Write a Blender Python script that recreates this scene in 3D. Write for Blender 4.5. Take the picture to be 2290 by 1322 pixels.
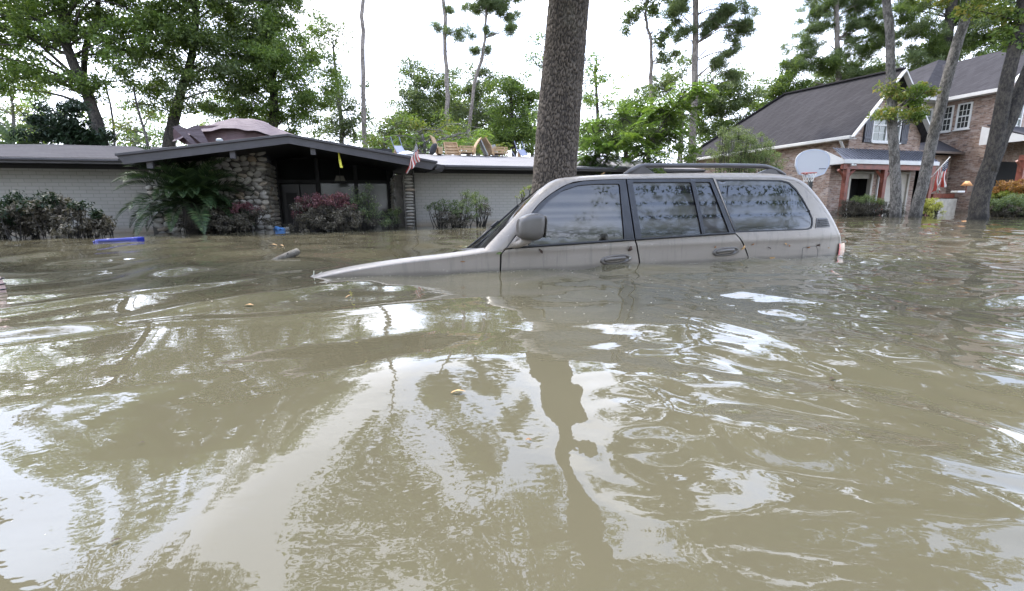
import bpy, bmesh, math, random, time
import numpy as np
from mathutils import Vector, Matrix, geometry
T0 = time.time()
random.seed(7)
RNG = np.random.default_rng(7)
for o in list(bpy.data.objects):
    bpy.data.objects.remove(o)
scene = bpy.context.scene
COL = scene.collection

# ------------------------------------------------------------------ camera
CAMZ, PITCH, ROLL, FPX = 0.45, math.radians(11.06), math.radians(0.62), 1018.0
F_ = np.array([0, math.cos(PITCH), -math.sin(PITCH)])
R0 = np.array([1.0, 0, 0]); U0 = np.array([0, math.sin(PITCH), math.cos(PITCH)])
R_ = R0 * math.cos(ROLL) - U0 * math.sin(ROLL)
U_ = U0 * math.cos(ROLL) + R0 * math.sin(ROLL)
CP = np.array([0, 0, CAMZ])
cam = bpy.data.cameras.new('camera')
camo = bpy.data.objects.new('camera', cam); COL.objects.link(camo)
M = Matrix.Identity(4)
for i, v in enumerate((R_, U_, -F_)):
    for j in range(3):
        M[j][i] = float(v[j])
M.translation = Vector(CP)
camo.matrix_world = M
cam.sensor_width = 36; cam.lens = FPX / 2290 * 36
cam.clip_start = 0.02; cam.clip_end = 2000
scene.camera = camo

# ------------------------------------------------------------------ sky, sun, exposure
SUN_EL, SUN_AZ = math.radians(60), math.radians(318)     # azimuth clockwise from +Y: high beyond the ranch house, to the left
world = bpy.data.worlds.new('World'); scene.world = world
world.use_nodes = True
wn, wl = world.node_tree.nodes, world.node_tree.links
wn.clear()
out = wn.new('ShaderNodeOutputWorld'); bg = wn.new('ShaderNodeBackground')
sky = wn.new('ShaderNodeTexSky'); sky.sky_type = 'NISHITA'; sky.sun_disc = False
sky.sun_elevation = SUN_EL; sky.sun_rotation = SUN_AZ; sky.dust_density = 2.5; sky.air_density = 1.0
tc = wn.new('ShaderNodeTexCoord')
sep = wn.new('ShaderNodeSeparateXYZ'); wl.new(tc.outputs['Generated'], sep.inputs[0])
def wmath(op, a, b=None, clamp=False):
    n = wn.new('ShaderNodeMath'); n.operation = op; n.use_clamp = clamp
    for i, v in enumerate((a, b)):
        if v is None: continue
        if isinstance(v, (int, float)): n.inputs[i].default_value = v
        else: wl.new(v, n.inputs[i])
    return n.outputs[0]
zz = wmath('ADD', wmath('MAXIMUM', sep.outputs[2], 0.0), 0.22)
cmb = wn.new('ShaderNodeCombineXYZ')
wl.new(wmath('DIVIDE', sep.outputs[0], zz), cmb.inputs[0]); wl.new(wmath('DIVIDE', sep.outputs[1], zz), cmb.inputs[1])
cmb.inputs[2].default_value = 3.7
no = wn.new('ShaderNodeTexNoise'); no.inputs['Scale'].default_value = 1.15; no.inputs['Detail'].default_value = 8
no.inputs['Roughness'].default_value = 0.52; no.inputs['Distortion'].default_value = 0.25
wl.new(cmb.outputs[0], no.inputs['Vector'])
mr = wn.new('ShaderNodeMapRange'); mr.interpolation_type = 'SMOOTHSTEP'
mr.inputs['From Min'].default_value = 0.46; mr.inputs['From Max'].default_value = 0.64
wl.new(no.outputs[0], mr.inputs['Value'])
hz = wn.new('ShaderNodeMapRange'); hz.interpolation_type = 'SMOOTHSTEP'
hz.inputs['From Min'].default_value = 0.18; hz.inputs['From Max'].default_value = 0.42
hz.inputs['To Min'].default_value = 0.75; hz.inputs['To Max'].default_value = 0.0
wl.new(sep.outputs[2], hz.inputs['Value'])
fac = wmath('MAXIMUM', mr.outputs[0], hz.outputs[0])
no2 = wn.new('ShaderNodeTexNoise'); no2.inputs['Scale'].default_value = 2.6; no2.inputs['Detail'].default_value = 6
wl.new(cmb.outputs[0], no2.inputs['Vector'])
cr = wn.new('ShaderNodeMix'); cr.data_type = 'RGBA'
cr.inputs[6].default_value = (10.0, 10.8, 13.2, 1); cr.inputs[7].default_value = (18.6, 18.9, 20.4, 1)
wl.new(no2.outputs[0], cr.inputs[0])
sk = wn.new('ShaderNodeMix'); sk.data_type = 'RGBA'; sk.blend_type = 'MIX'
sb = wn.new('ShaderNodeVectorMath'); sb.operation = 'MULTIPLY_ADD'
sb.inputs[1].default_value = (1.4, 1.4, 1.4); sb.inputs[2].default_value = (5.2, 6.1, 8.4)   # thin veil of high cloud over the blue
wl.new(sky.outputs[0], sb.inputs[0])
wl.new(fac, sk.inputs[0]); wl.new(sb.outputs[0], sk.inputs[6]); wl.new(cr.outputs[2], sk.inputs[7])
wl.new(sk.outputs[2], bg.inputs['Color']); bg.inputs['Strength'].default_value = 0.13
wl.new(bg.outputs[0], out.inputs['Surface'])

sun = bpy.data.lights.new('sun', 'SUN'); sun.energy = 2.1; sun.angle = math.radians(5.0); sun.color = (1.0, 0.95, 0.87)
suno = bpy.data.objects.new('sun', sun); COL.objects.link(suno)
sd = Vector((math.sin(SUN_AZ) * math.cos(SUN_EL), math.cos(SUN_AZ) * math.cos(SUN_EL), math.sin(SUN_EL)))
suno.rotation_euler = sd.to_track_quat('Z', 'Y').to_euler()
scene.view_settings.view_transform = 'Standard'; scene.view_settings.look = 'None'
scene.view_settings.gamma = 1; scene.view_settings.use_curve_mapping = False
scene.view_settings.exposure = 1.2
scene.render.engine = 'CYCLES'
scene.cycles.max_bounces = 7; scene.cycles.transparent_max_bounces = 8
scene.cycles.sample_clamp_indirect = 8

# ------------------------------------------------------------------ helpers
def ray(px, py): return F_ + R_ * (px - 1145) / FPX + U_ * (661 - py) / FPX
def at(px, py, Y):
    d = ray(px, py); return CP + d * (Y / d[1])
def onz(px, py, z=0.0):
    d = ray(px, py); return CP + d * ((z - CAMZ) / d[2])

def mesh_np(name, V, Fq, mats, parent=None, smooth=False, mi=None, normals=None):
    """V (n,3), Fq (m,k) array or list of tuples"""
    me = bpy.data.meshes.new(name)
    if isinstance(Fq, np.ndarray):
        n, (m, k) = len(V), Fq.shape
        me.vertices.add(n); me.vertices.foreach_set('co', np.asarray(V, np.float32).ravel())
        me.loops.add(m * k); me.loops.foreach_set('vertex_index', Fq.astype(np.int32).ravel())
        me.polygons.add(m); me.polygons.foreach_set('loop_start', np.arange(0, m * k, k, dtype=np.int32))
        me.update(calc_edges=True)
    else:
        me.from_pydata([tuple(map(float, v)) for v in V], [], [tuple(int(i) for i in f) for f in Fq])
    if not isinstance(mats, (list, tuple)): mats = [mats]
    for m_ in mats: me.materials.append(m_)
    if mi is not None: me.polygons.foreach_set('material_index', np.asarray(mi, np.int32))
    if smooth: me.polygons.foreach_set('use_smooth', np.ones(len(me.polygons), bool))
    me.update()
    if normals is not None:
        me.normals_split_custom_set_from_vertices([tuple(map(float, q)) for q in normals])
    o = bpy.data.objects.new(name, me); COL.objects.link(o)
    if parent: o.parent = parent
    return o

def copy_obj(src, parent=None, matrix=None, name=None):
    o = src.copy(); COL.objects.link(o)
    if parent is not None: o.parent = parent
    if matrix is not None: o.matrix_local = matrix
    return o

def thing(name, label, cat, loc=(0, 0, 0), rz=0.0, group=None):
    o = bpy.data.objects.new(name, None); COL.objects.link(o)
    o.empty_display_size = 0.2
    o.location = Vector([float(c) for c in loc]); o.rotation_euler = (0, 0, rz)
    o['label'] = label; o['category'] = cat
    if group: o['group'] = group
    return o

def tag(o, label=None, cat=None, group=None, kind=None):
    if label: o['label'] = label
    if cat: o['category'] = cat
    if group: o['group'] = group
    if kind: o['kind'] = kind
    return o

class MB:
    """collects boxes, tubes, sheets in one mesh"""
    def __init__(s): s.v = []; s.f = []
    def add(s, V, F):
        n = len(s.v); s.v += [tuple(map(float, v)) for v in V]; s.f += [tuple(i + n for i in f) for f in F]
        return s
    def box(s, x0, x1, y0, y1, z0, z1):
        V = [(x0, y0, z0), (x1, y0, z0), (x1, y1, z0), (x0, y1, z0), (x0, y0, z1), (x1, y0, z1), (x1, y1, z1), (x0, y1, z1)]
        return s.add(V, [(0, 3, 2, 1), (4, 5, 6, 7), (0, 1, 5, 4), (1, 2, 6, 5), (2, 3, 7, 6), (3, 0, 4, 7)])
    def hexa(s, P):   # 8 corners like box
        return s.add(P, [(0, 3, 2, 1), (4, 5, 6, 7), (0, 1, 5, 4), (1, 2, 6, 5), (2, 3, 7, 6), (3, 0, 4, 7)])
    def slab(s, quad, t):
        """polygon extruded by vector t"""
        t = np.array(t, float); q = [np.array(p, float) for p in quad]; n = len(q)
        V = q + [p + t for p in q]
        F = [tuple(range(n))[::-1], tuple(range(n, 2 * n))] + [(i, (i + 1) % n, n + (i + 1) % n, n + i) for i in range(n)]
        return s.add(V, F)
    def beam(s, p, q, w, h, up=(0, 0, 1)):
        p = Vector([float(c) for c in p]); q = Vector([float(c) for c in q]); d = (q - p).normalized()
        sd_ = d.cross(Vector(up));
        if sd_.length < 1e-4: sd_ = d.cross(Vector((1, 0, 0)))
        sd_.normalize(); u = sd_.cross(d)
        P = []
        for c in (p, q):
            pass
        P = [p - sd_ * w / 2 - u * h / 2, q - sd_ * w / 2 - u * h / 2, q + sd_ * w / 2 - u * h / 2, p + sd_ * w / 2 - u * h / 2,
             p - sd_ * w / 2 + u * h / 2, q - sd_ * w / 2 + u * h / 2, q + sd_ * w / 2 + u * h / 2, p + sd_ * w / 2 + u * h / 2]
        return s.hexa(P)
    def tube(s, pts, rad, n=8, cap=True):
        V, F = tube_vf(pts, rad, n, cap); return s.add(V, F)
    def build(s, name, mat, parent=None, smooth=False, bevel=0):
        o = mesh_np(name, s.v, s.f, mat, parent, smooth)
        bm = bmesh.new(); bm.from_mesh(o.data); bmesh.ops.recalc_face_normals(bm, faces=bm.faces)
        if bevel: bmesh.ops.bevel(bm, geom=list(bm.edges), offset=bevel, segments=2, affect='EDGES', profile=0.5)
        bm.to_mesh(o.data); bm.free()
        if smooth: o.data.polygons.foreach_set('use_smooth', np.ones(len(o.data.polygons), bool))
        return o

def tube_vf(pts, rad, n=8, cap=True):
    pts = [np.array(p, float) for p in pts]
    if np.isscalar(rad): rad = [rad] * len(pts)
    V = []; F = []
    prev = None
    for i, p in enumerate(pts):
        a = pts[max(0, i - 1)]; b = pts[min(len(pts) - 1, i + 1)]
        d = (b - a); d /= (np.linalg.norm(d) + 1e-9)
        if prev is None:
            ref = np.array([1.0, 0, 0]) if abs(d[0]) < 0.9 else np.array([0, 1.0, 0])
            u = np.cross(d, ref)
        else:
            u = prev - d * (prev @ d)
        u /= (np.linalg.norm(u) + 1e-9); prev = u; w = np.cross(d, u)
        for k in range(n):
            t = 2 * math.pi * k / n
            V.append(p + rad[i] * (math.cos(t) * u + math.sin(t) * w))
    for i in range(len(pts) - 1):
        for k in range(n):
            F.append((i * n + k, i * n + (k + 1) % n, (i + 1) * n + (k + 1) % n, (i + 1) * n + k))
    if cap:
        F.append(tuple(range(n))[::-1]); m = (len(pts) - 1) * n
        F.append(tuple(m + k for k in range(n)))
    return V, F

def smooth_path(pts, n):
    """Catmull-Rom through the points"""
    P = np.array(pts, float); m = len(P)
    Q = np.vstack([2 * P[0] - P[1], P, 2 * P[-1] - P[-2]])
    outp = []
    for i in range(n):
        t = i / (n - 1) * (m - 1); k = min(int(t), m - 2); u = t - k
        a, b, c, d = Q[k], Q[k + 1], Q[k + 2], Q[k + 3]
        outp.append(0.5 * (2 * b + (c - a) * u + (2 * a - 5 * b + 4 * c - d) * u * u + (3 * b - a - 3 * c + d) * u ** 3))
    return np.array(outp)

# ------------------------------------------------------------------ materials
class Mat:
    def __init__(s, name):
        s.m = bpy.data.materials.new(name); s.m.use_nodes = True
        s.n, s.l = s.m.node_tree.nodes, s.m.node_tree.links
        s.p = s.n['Principled BSDF']
    def node(s, t, **kw):
        n = s.n.new(t)
        for k, v in kw.items():
            if k in n.inputs.keys(): n.inputs[k].default_value = v
            else: setattr(n, k, v)
        return n
    def coord(s, scale=(1, 1, 1), kind='Object'):
        t = s.node('ShaderNodeTexCoord'); mp = s.node('ShaderNodeMapping')
        mp.inputs['Scale'].default_value = scale; s.l.new(t.outputs[kind], mp.inputs['Vector']); return mp.outputs[0]
    def noise(s, vec, scale, detail=5, rough=0.55, dist=0):
        n = s.node('ShaderNodeTexNoise'); n.inputs['Scale'].default_value = scale; n.inputs['Detail'].default_value = detail
        n.inputs['Roughness'].default_value = rough; n.inputs['Distortion'].default_value = dist
        s.l.new(vec, n.inputs['Vector']); return n.outputs['Fac']
    def ramp(s, f, stops):
        r = s.node('ShaderNodeValToRGB'); e = r.color_ramp.elements
        while len(e) < len(stops): e.new(0.5)
        for i, (p, c) in enumerate(stops): e[i].position = p; e[i].color = (*c, 1)
        s.l.new(f, r.inputs[0]); return r.outputs[0]
    def mixc(s, f, a, b, blend='MIX'):
        n = s.node('ShaderNodeMix', data_type='RGBA', blend_type=blend)
        for k, v in ((0, f), (6, a), (7, b)):
            if isinstance(v, (tuple, list)): n.inputs[k].default_value = (*v, 1)
            elif isinstance(v, (int, float)): n.inputs[k].default_value = v
            else: s.l.new(v, n.inputs[k])
        return n.outputs[2]
    def math(s, op, a, b=0.0, clamp=False):
        n = s.node('ShaderNodeMath', operation=op, use_clamp=clamp)
        for i, v in enumerate((a, b)):
            if isinstance(v, (int, float)): n.inputs[i].default_value = v
            else: s.l.new(v, n.inputs[i])
        return n.outputs[0]
    def bump(s, h, strength=0.3, dist=0.01, prev=None):
        b = s.node('ShaderNodeBump'); b.inputs['Strength'].default_value = strength; b.inputs['Distance'].default_value = dist
        s.l.new(h, b.inputs['Height'])
        if prev is not None: s.l.new(prev, b.inputs['Normal'])
        return b.outputs[0]
    def set(s, **kw):
        for k, v in kw.items():
            k = k.replace('_', ' ')
            i = s.p.inputs[k]
            if isinstance(v, (int, float)): i.default_value = v
            elif isinstance(v, (tuple, list)): i.default_value = (*v, 1) if len(v) == 3 else v
            else: s.l.new(v, i)
        return s

def plain(name, col, rough=0.6, var=0.15, scale=8, bump=0.1, metallic=0, spec=None):
    m = Mat(name); v = m.coord()
    f = m.noise(v, scale)
    c1 = tuple(c * (1 - var) for c in col); c2 = tuple(min(1, c * (1 + var)) for c in col)
    m.set(Base_Color=m.ramp(f, [(0.3, c1), (0.7, c2)]), Roughness=rough, Metallic=metallic)
    if spec is not None: m.p.inputs['Specular IOR Level'].default_value = spec
    if bump: m.set(Normal=m.bump(m.noise(v, scale * 6), bump, 0.01))
    return m.m

def leaf_mat(name, c1, c2, c3=None, trans=0.3, rough=0.55):
    m = Mat(name)
    g = m.node('ShaderNodeNewGeometry')
    v = m.coord()
    big = m.noise(v, 0.9, 3)
    r = m.math('ADD', m.math('MULTIPLY', g.outputs['Random Per Island'], 0.7), m.math('MULTIPLY', big, 0.5))
    stops = [(0.15, c1), (0.85, c2)] if c3 is None else [(0.15, c1), (0.7, c2), (0.97, c3)]
    c = m.ramp(r, stops)
    m.set(Base_Color=c, Roughness=rough); m.p.inputs['Specular IOR Level'].default_value = 0.35
    tr = m.node('ShaderNodeBsdfTranslucent')
    cc = m.mixc(1.0, c, (1.25, 1.35, 0.55), 'MULTIPLY'); m.l.new(cc, tr.inputs['Color'])
    mx = m.node('ShaderNodeMixShader'); mx.inputs[0].default_value = trans
    m.l.new(m.p.outputs[0], mx.inputs[1]); m.l.new(tr.outputs[0], mx.inputs[2])
    m.l.new(mx.outputs[0], m.n['Material Output'].inputs['Surface'])
    return m.m

def bark_mat(name, c1, c2, sc=6):
    m = Mat(name); v = m.coord((1, 1, 0.45))
    f = m.noise(v, sc, 8, 0.65); f2 = m.noise(v, sc * 4, 6, 0.75)
    m.set(Base_Color=m.ramp(m.math('ADD', m.math('MULTIPLY', f, 0.45), m.math('MULTIPLY', f2, 0.55)), [(0.44, c1), (0.57, c2)]), Roughness=0.9)
    g = m.node('ShaderNodeNewGeometry'); sp = m.node('ShaderNodeSeparateXYZ'); m.l.new(g.outputs['Position'], sp.inputs[0])
    wet = m.node('ShaderNodeMapRange'); wet.inputs['From Min'].default_value = 0.20; wet.inputs['From Max'].default_value = 0.03; m.l.new(m.math('ADD', sp.outputs[2], m.math('MULTIPLY', m.math('SUBTRACT', f, 0.5), 0.15)), wet.inputs['Value'])
    src = m.p.inputs['Base Color'].links[0].from_socket; m.set(Base_Color=m.mixc(m.math('MULTIPLY', wet.outputs[0], 0.75), src, tuple(x * .35 for x in c1)))
    m.set(Normal=m.bump(f2, 1.0, 0.05)); return m.m
BARK_D = bark_mat('bark_dark', (0.018, 0.015, 0.012), (0.065, 0.055, 0.042))
BARK_G = bark_mat('bark_grey', (0.065, 0.06, 0.052), (0.20, 0.185, 0.165))
BARK_P = bark_mat('bark_pine', (0.12, 0.10, 0.085), (0.30, 0.26, 0.225))

L_OAK = leaf_mat('leaf_oak', (0.045, 0.070, 0.022), (0.105, 0.150, 0.044), (0.20, 0.25, 0.075), 0.5)
L_OAK2 = leaf_mat('leaf_oak_bright', (0.055, 0.092, 0.024), (0.125, 0.185, 0.048), (0.21, 0.27, 0.08), 0.5)
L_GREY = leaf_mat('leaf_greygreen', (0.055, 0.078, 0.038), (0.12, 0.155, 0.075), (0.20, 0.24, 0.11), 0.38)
L_DARK = leaf_mat('leaf_dark', (0.008, 0.018, 0.008), (0.02, 0.038, 0.014), None, 0.15)
L_PINE = leaf_mat('leaf_pine', (0.06, 0.09, 0.04), (0.14, 0.18, 0.08), (0.21, 0.25, 0.10), 0.35)
L_MIM = leaf_mat('leaf_feathery', (0.06, 0.105, 0.03), (0.125, 0.195, 0.055), (0.18, 0.25, 0.075), 0.4)
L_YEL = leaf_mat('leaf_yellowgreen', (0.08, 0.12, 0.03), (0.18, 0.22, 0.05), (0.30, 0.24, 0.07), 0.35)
L_MUD = leaf_mat('leaf_muddy', (0.035, 0.03, 0.022), (0.085, 0.075, 0.055), (0.17, 0.15, 0.115), 0.1, 0.8)
L_RED = leaf_mat('leaf_red', (0.05, 0.018, 0.022), (0.13, 0.05, 0.06), (0.22, 0.10, 0.10), 0.25)
L_ORG = leaf_mat('leaf_orange', (0.12, 0.09, 0.025), (0.26, 0.11, 0.03), (0.36, 0.20, 0.06), 0.3)
L_SHRUB = leaf_mat('leaf_shrub', (0.07, 0.10, 0.035), (0.14, 0.18, 0.07), (0.22, 0.26, 0.10), 0.3)
L_LIME = leaf_mat('leaf_lime', (0.30, 0.30, 0.07), (0.45, 0.44, 0.13), None, 0.3)
L_PALM = leaf_mat('leaf_palm', (0.014, 0.030, 0.013), (0.040, 0.070, 0.028), (0.09, 0.13, 0.05), 0.15, 0.4)
L_PALE = leaf_mat('leaf_pale_palm', (0.12, 0.17, 0.10), (0.24, 0.31, 0.19), None, 0.3, 0.4)

# ------------------------------------------------------------------ water
def sstep(a, b, x):
    t = np.clip((x - a) / (b - a), 0, 1); return t * t * (3 - 2 * t)
GA = math.radians(18)                       # the street grid is turned 18 degrees
AX = np.array([math.cos(GA), math.sin(GA)]); BX = np.array([-math.sin(GA), math.cos(GA)])
CARO = at(1120, 590, 3.1); CARO[2] = 0.0; CARP = at(1120, 590, 3.2); CARP[2] = 0.0; GC = math.radians(14.0)    # foot of the front door's leading edge
def waves(x, y, n, l0, l1, slope, ang0, spread, seed):
    r = np.random.default_rng(seed); h = np.zeros_like(x)
    for i in range(n):
        lam = l0 * (l1 / l0) ** r.random(); k = 2 * math.pi / lam
        a = ang0 + spread * r.normal(); amp = slope * math.sqrt(2.0 / n) / k
        h += amp * np.sin(k * (math.cos(a) * x + math.sin(a) * y) + r.random() * 6.283)
    return h
def water_height(x, y):
    wx = x + waves(x, y, 5, 1.2, 3.0, 0.6, 0.8, 2.0, 11) * 0.5
    wy = y + waves(x, y, 5, 1.2, 3.0, 0.6, 0.2, 2.0, 12) * 0.5
    d = np.hypot(x, y); az = x / np.maximum(y, 0.05)
    right = sstep(0.02, 0.75, az) * (y > 0)
    s = (x - CARP[0]) * AX[0] + (y - CARP[1]) * AX[1]; v = (x - CARP[0]) * BX[0] + (y - CARP[1]) * BX[1]
    nearcar = sstep(-1.35, -0.75, v) * (1 - sstep(-0.12, 0.1, v)) * sstep(-0.4, 0.3, s) * (1 - sstep(3.6, 5, s))
    far = sstep(3.5, 7, d)
    fade = 1 - sstep(12, 45, d)
    h = waves(wx, wy, 12, 0.6, 1.7, 0.027, 1.15, 0.85, 1)
    h += waves(wx, wy, 8, 0.55, 1.05, 0.036, 0.15, 0.40, 21) * (y > 0)
    h += waves(wx, wy, 14, 0.22, 0.45, 1.0, 1.3, 0.9, 2) * (0.007 + 0.055 * right + 0.045 * nearcar)
    h += waves(wx, wy, 16, 0.10, 0.19, 1.0, 1.2, 1.2, 3) * (0.002 + 0.050 * right ** 1.3 + 0.022 * nearcar + 0.012 * far * sstep(-0.2, 0.6, az))
    left = sstep(0.1, -0.5, az) if False else 1 - sstep(-0.55, 0.0, az)
    h += waves(wx, wy, 6, 0.30, 0.5, 0.012, 1.5, 0.12, 4) * left * sstep(2.0, 2.6, d)
    # wash of a passing boat: long smooth crests running in from the left
    for (p, q, amp, wd, fall) in (((0, 748), (560, 668), 0.016, 0.10, 1.3), ((0, 690), (520, 628), 0.012, 0.10, 1.5), ((480, 712), (900, 680), 0.007, 0.07, 0.7),
                                  ((0, 905), (420, 830), 0.006, 0.10, 0.8)):
        P = onz(*p)[:2]; Q = onz(*q)[:2]; e = (Q - P) / np.linalg.norm(Q - P); n_ = np.array([-e[1], e[0]])
        u = (x - P[0]) * e[0] + (y - P[1]) * e[1]; w = (x - P[0]) * n_[0] + (y - P[1]) * n_[1]
        w = w + 0.05 * np.sin(u * 2.3 + 1)
        L = np.linalg.norm(Q - P)
        h += amp * np.exp(-(w / wd) ** 2) * (1 - sstep(L - 0.3, L + fall, u))
    # rings spreading from drips
    for (px, py, amp, wl_, rr) in ((1760, 985, 0.0022, 0.075, 0.18), (1625, 692, 0.003, 0.10, 0.22), (1395, 905, 0.0016, 0.10, 0.26), (1900, 760, 0.003, 0.12, 0.3),
                                   (1560, 830, 0.0025, 0.12, 0.3), (1480, 1010, 0.002, 0.10, 0.22)):
        P = onz(px, py)[:2]; rad = np.hypot(x - P[0], y - P[1])
        h += amp * 0.45 * np.cos(rad * 2 * math.pi / wl_) * np.exp(-(rad / rr) ** 2)
    return h * fade
def build_water():
    rr = [0.02]; 
    r = 0.22
    while r < 60: rr.append(r); r *= 1.009 if r < 11 else 1.02
    rr += [80, 110, 160, 260, 420, 700]
    th = list(np.radians(np.arange(-60, 60.01, 0.32))) + list(np.radians(np.arange(68, 296, 4.0)))
    rr = np.array(rr); th = np.array(th)
    Rg, Tg = np.meshgrid(rr, th, indexing='ij')
    X = Rg * np.sin(Tg); Y = Rg * np.cos(Tg)
    Z = water_height(X, Y)
    V = np.stack([X, Y, Z], -1).reshape(-1, 3)
    n, m = Rg.shape
    i, j = np.meshgrid(np.arange(n - 1), np.arange(m), indexing='ij')
    j2 = (j + 1) % m
    Fq = np.stack([i * m + j, (i + 1) * m + j, (i + 1) * m + j2, i * m + j2], -1).reshape(-1, 4)[:, ::-1]
    w = Mat('muddy_water'); v = w.coord()
    f = w.noise(v, 0.7, 4)
    col = w.ramp(f, [(0.3, (0.084, 0.0745, 0.046)), (0.7, (0.100, 0.0895, 0.056))])
    sp = w.node('ShaderNodeTexVoronoi'); sp.inputs['Scale'].default_value = 26; w.l.new(v, sp.inputs['Vector'])
    msk = w.math('MULTIPLY', w.math('LESS_THAN', sp.outputs['Distance'], 0.045), w.math('GREATER_THAN', w.noise(v, 1.1, 4), 0.56))
    col = w.mixc(w.math('MULTIPLY', msk, 0.5), col, (0.45, 0.40, 0.33))
    w.set(Base_Color=col, Roughness=0.01, IOR=1.47)
    hb = w.math('ADD', w.noise(w.coord((1, 1.6, 1)), 9, 3), w.math('MULTIPLY', w.noise(v, 28, 2), 0.25))
    w.set(Normal=w.bump(hb, 0.035, 0.02))
    o = mesh_np('water', V, Fq, w.m, smooth=True)
    tag(o, 'muddy tan floodwater covering the whole street', kind='structure')
build_water()
gm = plain('flooded_soil', (0.10, 0.085, 0.06), 0.95, scale=2)
g = MB().box(-700, 700, -700, 700, -1.4, -1.2).build('ground', gm)
tag(g, 'flooded lawn and street under the water', kind='structure')
print('water', time.time() - T0)
# ------------------------------------------------------------------ the flooded car
def paint_mat():
    m = Mat('muddy_taupe_paint'); v = m.coord(); vs = m.coord((1.0, 1, 5.0))
    f = m.noise(v, 3.0, 5); f2 = m.noise(vs, 7, 6, 0.6)
    c = m.mixc(m.math('MULTIPLY', f, 0.9), (0.190, 0.162, 0.132), (0.260, 0.226, 0.187))
    # dried scum: pale specks and smears
    sp = m.noise(v, 60, 3, 0.7); spk = m.ramp(m.math('MULTIPLY', sp, f2), [(0.34, (0, 0, 0)), (0.42, (1, 1, 1))])
    c = m.mixc(m.math('MULTIPLY', spk, 0.35), c, (0.40, 0.38, 0.34))
    vo = m.node('ShaderNodeTexVoronoi'); vo.inputs['Scale'].default_value = 34; m.l.new(v, vo.inputs['Vector'])
    dk = m.math('MULTIPLY', m.math('LESS_THAN', vo.outputs['Distance'], 0.07), m.math('GREATER_THAN', m.noise(v, 9, 2), 0.60))
    c = m.mixc(m.math('MULTIPLY', dk, 0.7), c, (0.03, 0.022, 0.015))
    g = m.node('ShaderNodeNewGeometry'); sp3 = m.node('ShaderNodeSeparateXYZ'); m.l.new(g.outputs['Position'], sp3.inputs[0])
    w = m.node('ShaderNodeMapRange'); w.inputs['From Min'].default_value = 0.030; w.inputs['From Max'].default_value = 0.008
    m.l.new(m.math('ADD', sp3.outputs[2], m.math('MULTIPLY', m.math('SUBTRACT', f, 0.5), 0.04)), w.inputs['Value'])
    c = m.mixc(m.math('MULTIPLY', w.outputs[0], 0.55), c, (0.075, 0.066, 0.052))
    run = m.noise(m.coord((9, 9, 0.9)), 3.0, 4, 0.6); c = m.mixc(m.ramp(run, [(0.54, (0, 0, 0)), (0.68, (0.4, 0.4, 0.4))]), c, (0.115, 0.098, 0.080))
    m.set(Base_Color=c, Roughness=m.math('ADD', 0.30, m.math('MULTIPLY', f2, 0.30)))
    m.p.inputs['Metallic'].default_value = 0.0
    m.p.inputs['Coat Weight'].default_value = 0.30; m.p.inputs['Coat Roughness'].default_value = 0.14
    m.set(Normal=m.bump(m.noise(v, 3, 2), 0.08, 0.02)); return m.m
PAINT = paint_mat()
BLACKTRIM = plain('black_trim', (0.022, 0.022, 0.026), 0.32, 0.4, 12, 0.05)
RUBBER = plain('black_rubber', (0.012, 0.012, 0.013), 0.6, 0.3, 20, 0.1)
DARKPAINT = plain('dark_rail_paint', (0.06, 0.055, 0.055), 0.35, 0.2, 10, 0.03)
def glass_mat(name, film=0.75, tint=(0.018, 0.018, 0.019)):
    m = Mat(name); v = m.coord((0.06, 1, 7.5)); v1 = m.coord()
    band = m.noise(v, 1.5, 2, 0.45, 0.1); sp = m.noise(v1, 55, 4, 0.7)
    f = m.ramp(band, [(0.42, (0, 0, 0)), (0.54, (1, 1, 1))])
    c = m.mixc(m.math('MULTIPLY', f, film), tint, (0.11, 0.102, 0.088))
    dust = m.ramp(sp, [(0.70, (0, 0, 0)), (0.74, (1, 1, 1))])
    c = m.mixc(m.math('MULTIPLY', dust, 0.35), c, (0.25, 0.24, 0.21))
    m.set(Base_Color=c, Roughness=m.math('ADD', 0.015, m.math('MULTIPLY', f, 0.04)), IOR=1.66)
    return m.m
GLASS = glass_mat('muddy_window_glass'); GLASSQ = glass_mat('rear_window_glass', 0.55, (0.012, 0.013, 0.016))
WIND = glass_mat('windscreen_glass', 0.25); WIND.node_tree.nodes['Principled BSDF'].inputs['IOR'].default_value = 1.5

CW = 1.90
def off(s, z):
    s = np.asarray(s, float); z = np.asarray(z, float)
    t = z - 0.2
    o = 0.33 * (t + np.sqrt(t * t + 0.0009)) / 2
    o = o + 0.10 * (np.maximum(0.08 - z, 0)) ** 1.5
    o = o + 0.055 * np.maximum(-s / 1.2, 0) ** 2.4 + 0.09 * np.maximum((s - 2.45) / 0.85, 0) ** 2.6
    # faint shoulder crease
    o = o - 0.006 * np.exp(-((z - 0.155) / 0.03) ** 2)
    return o
def onorm(s, z):
    e = 0.004
    ds = (off(s + e, z) - off(s - e, z)) / (2 * e); dz = (off(s, z + e) - off(s, z - e)) / (2 * e)
    n = np.stack([ds, -np.ones_like(ds), dz], -1); return n / np.linalg.norm(n, axis=-1, keepdims=True)
def densify(poly, step):
    o = []
    for i in range(len(poly)):
        a = np.array(poly[i], float); b = np.array(poly[(i + 1) % len(poly)], float)
        n = max(1, int(np.linalg.norm(b - a) / step))
        for k in range(n): o.append(tuple(a + (b - a) * k / n))
    return o
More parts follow.
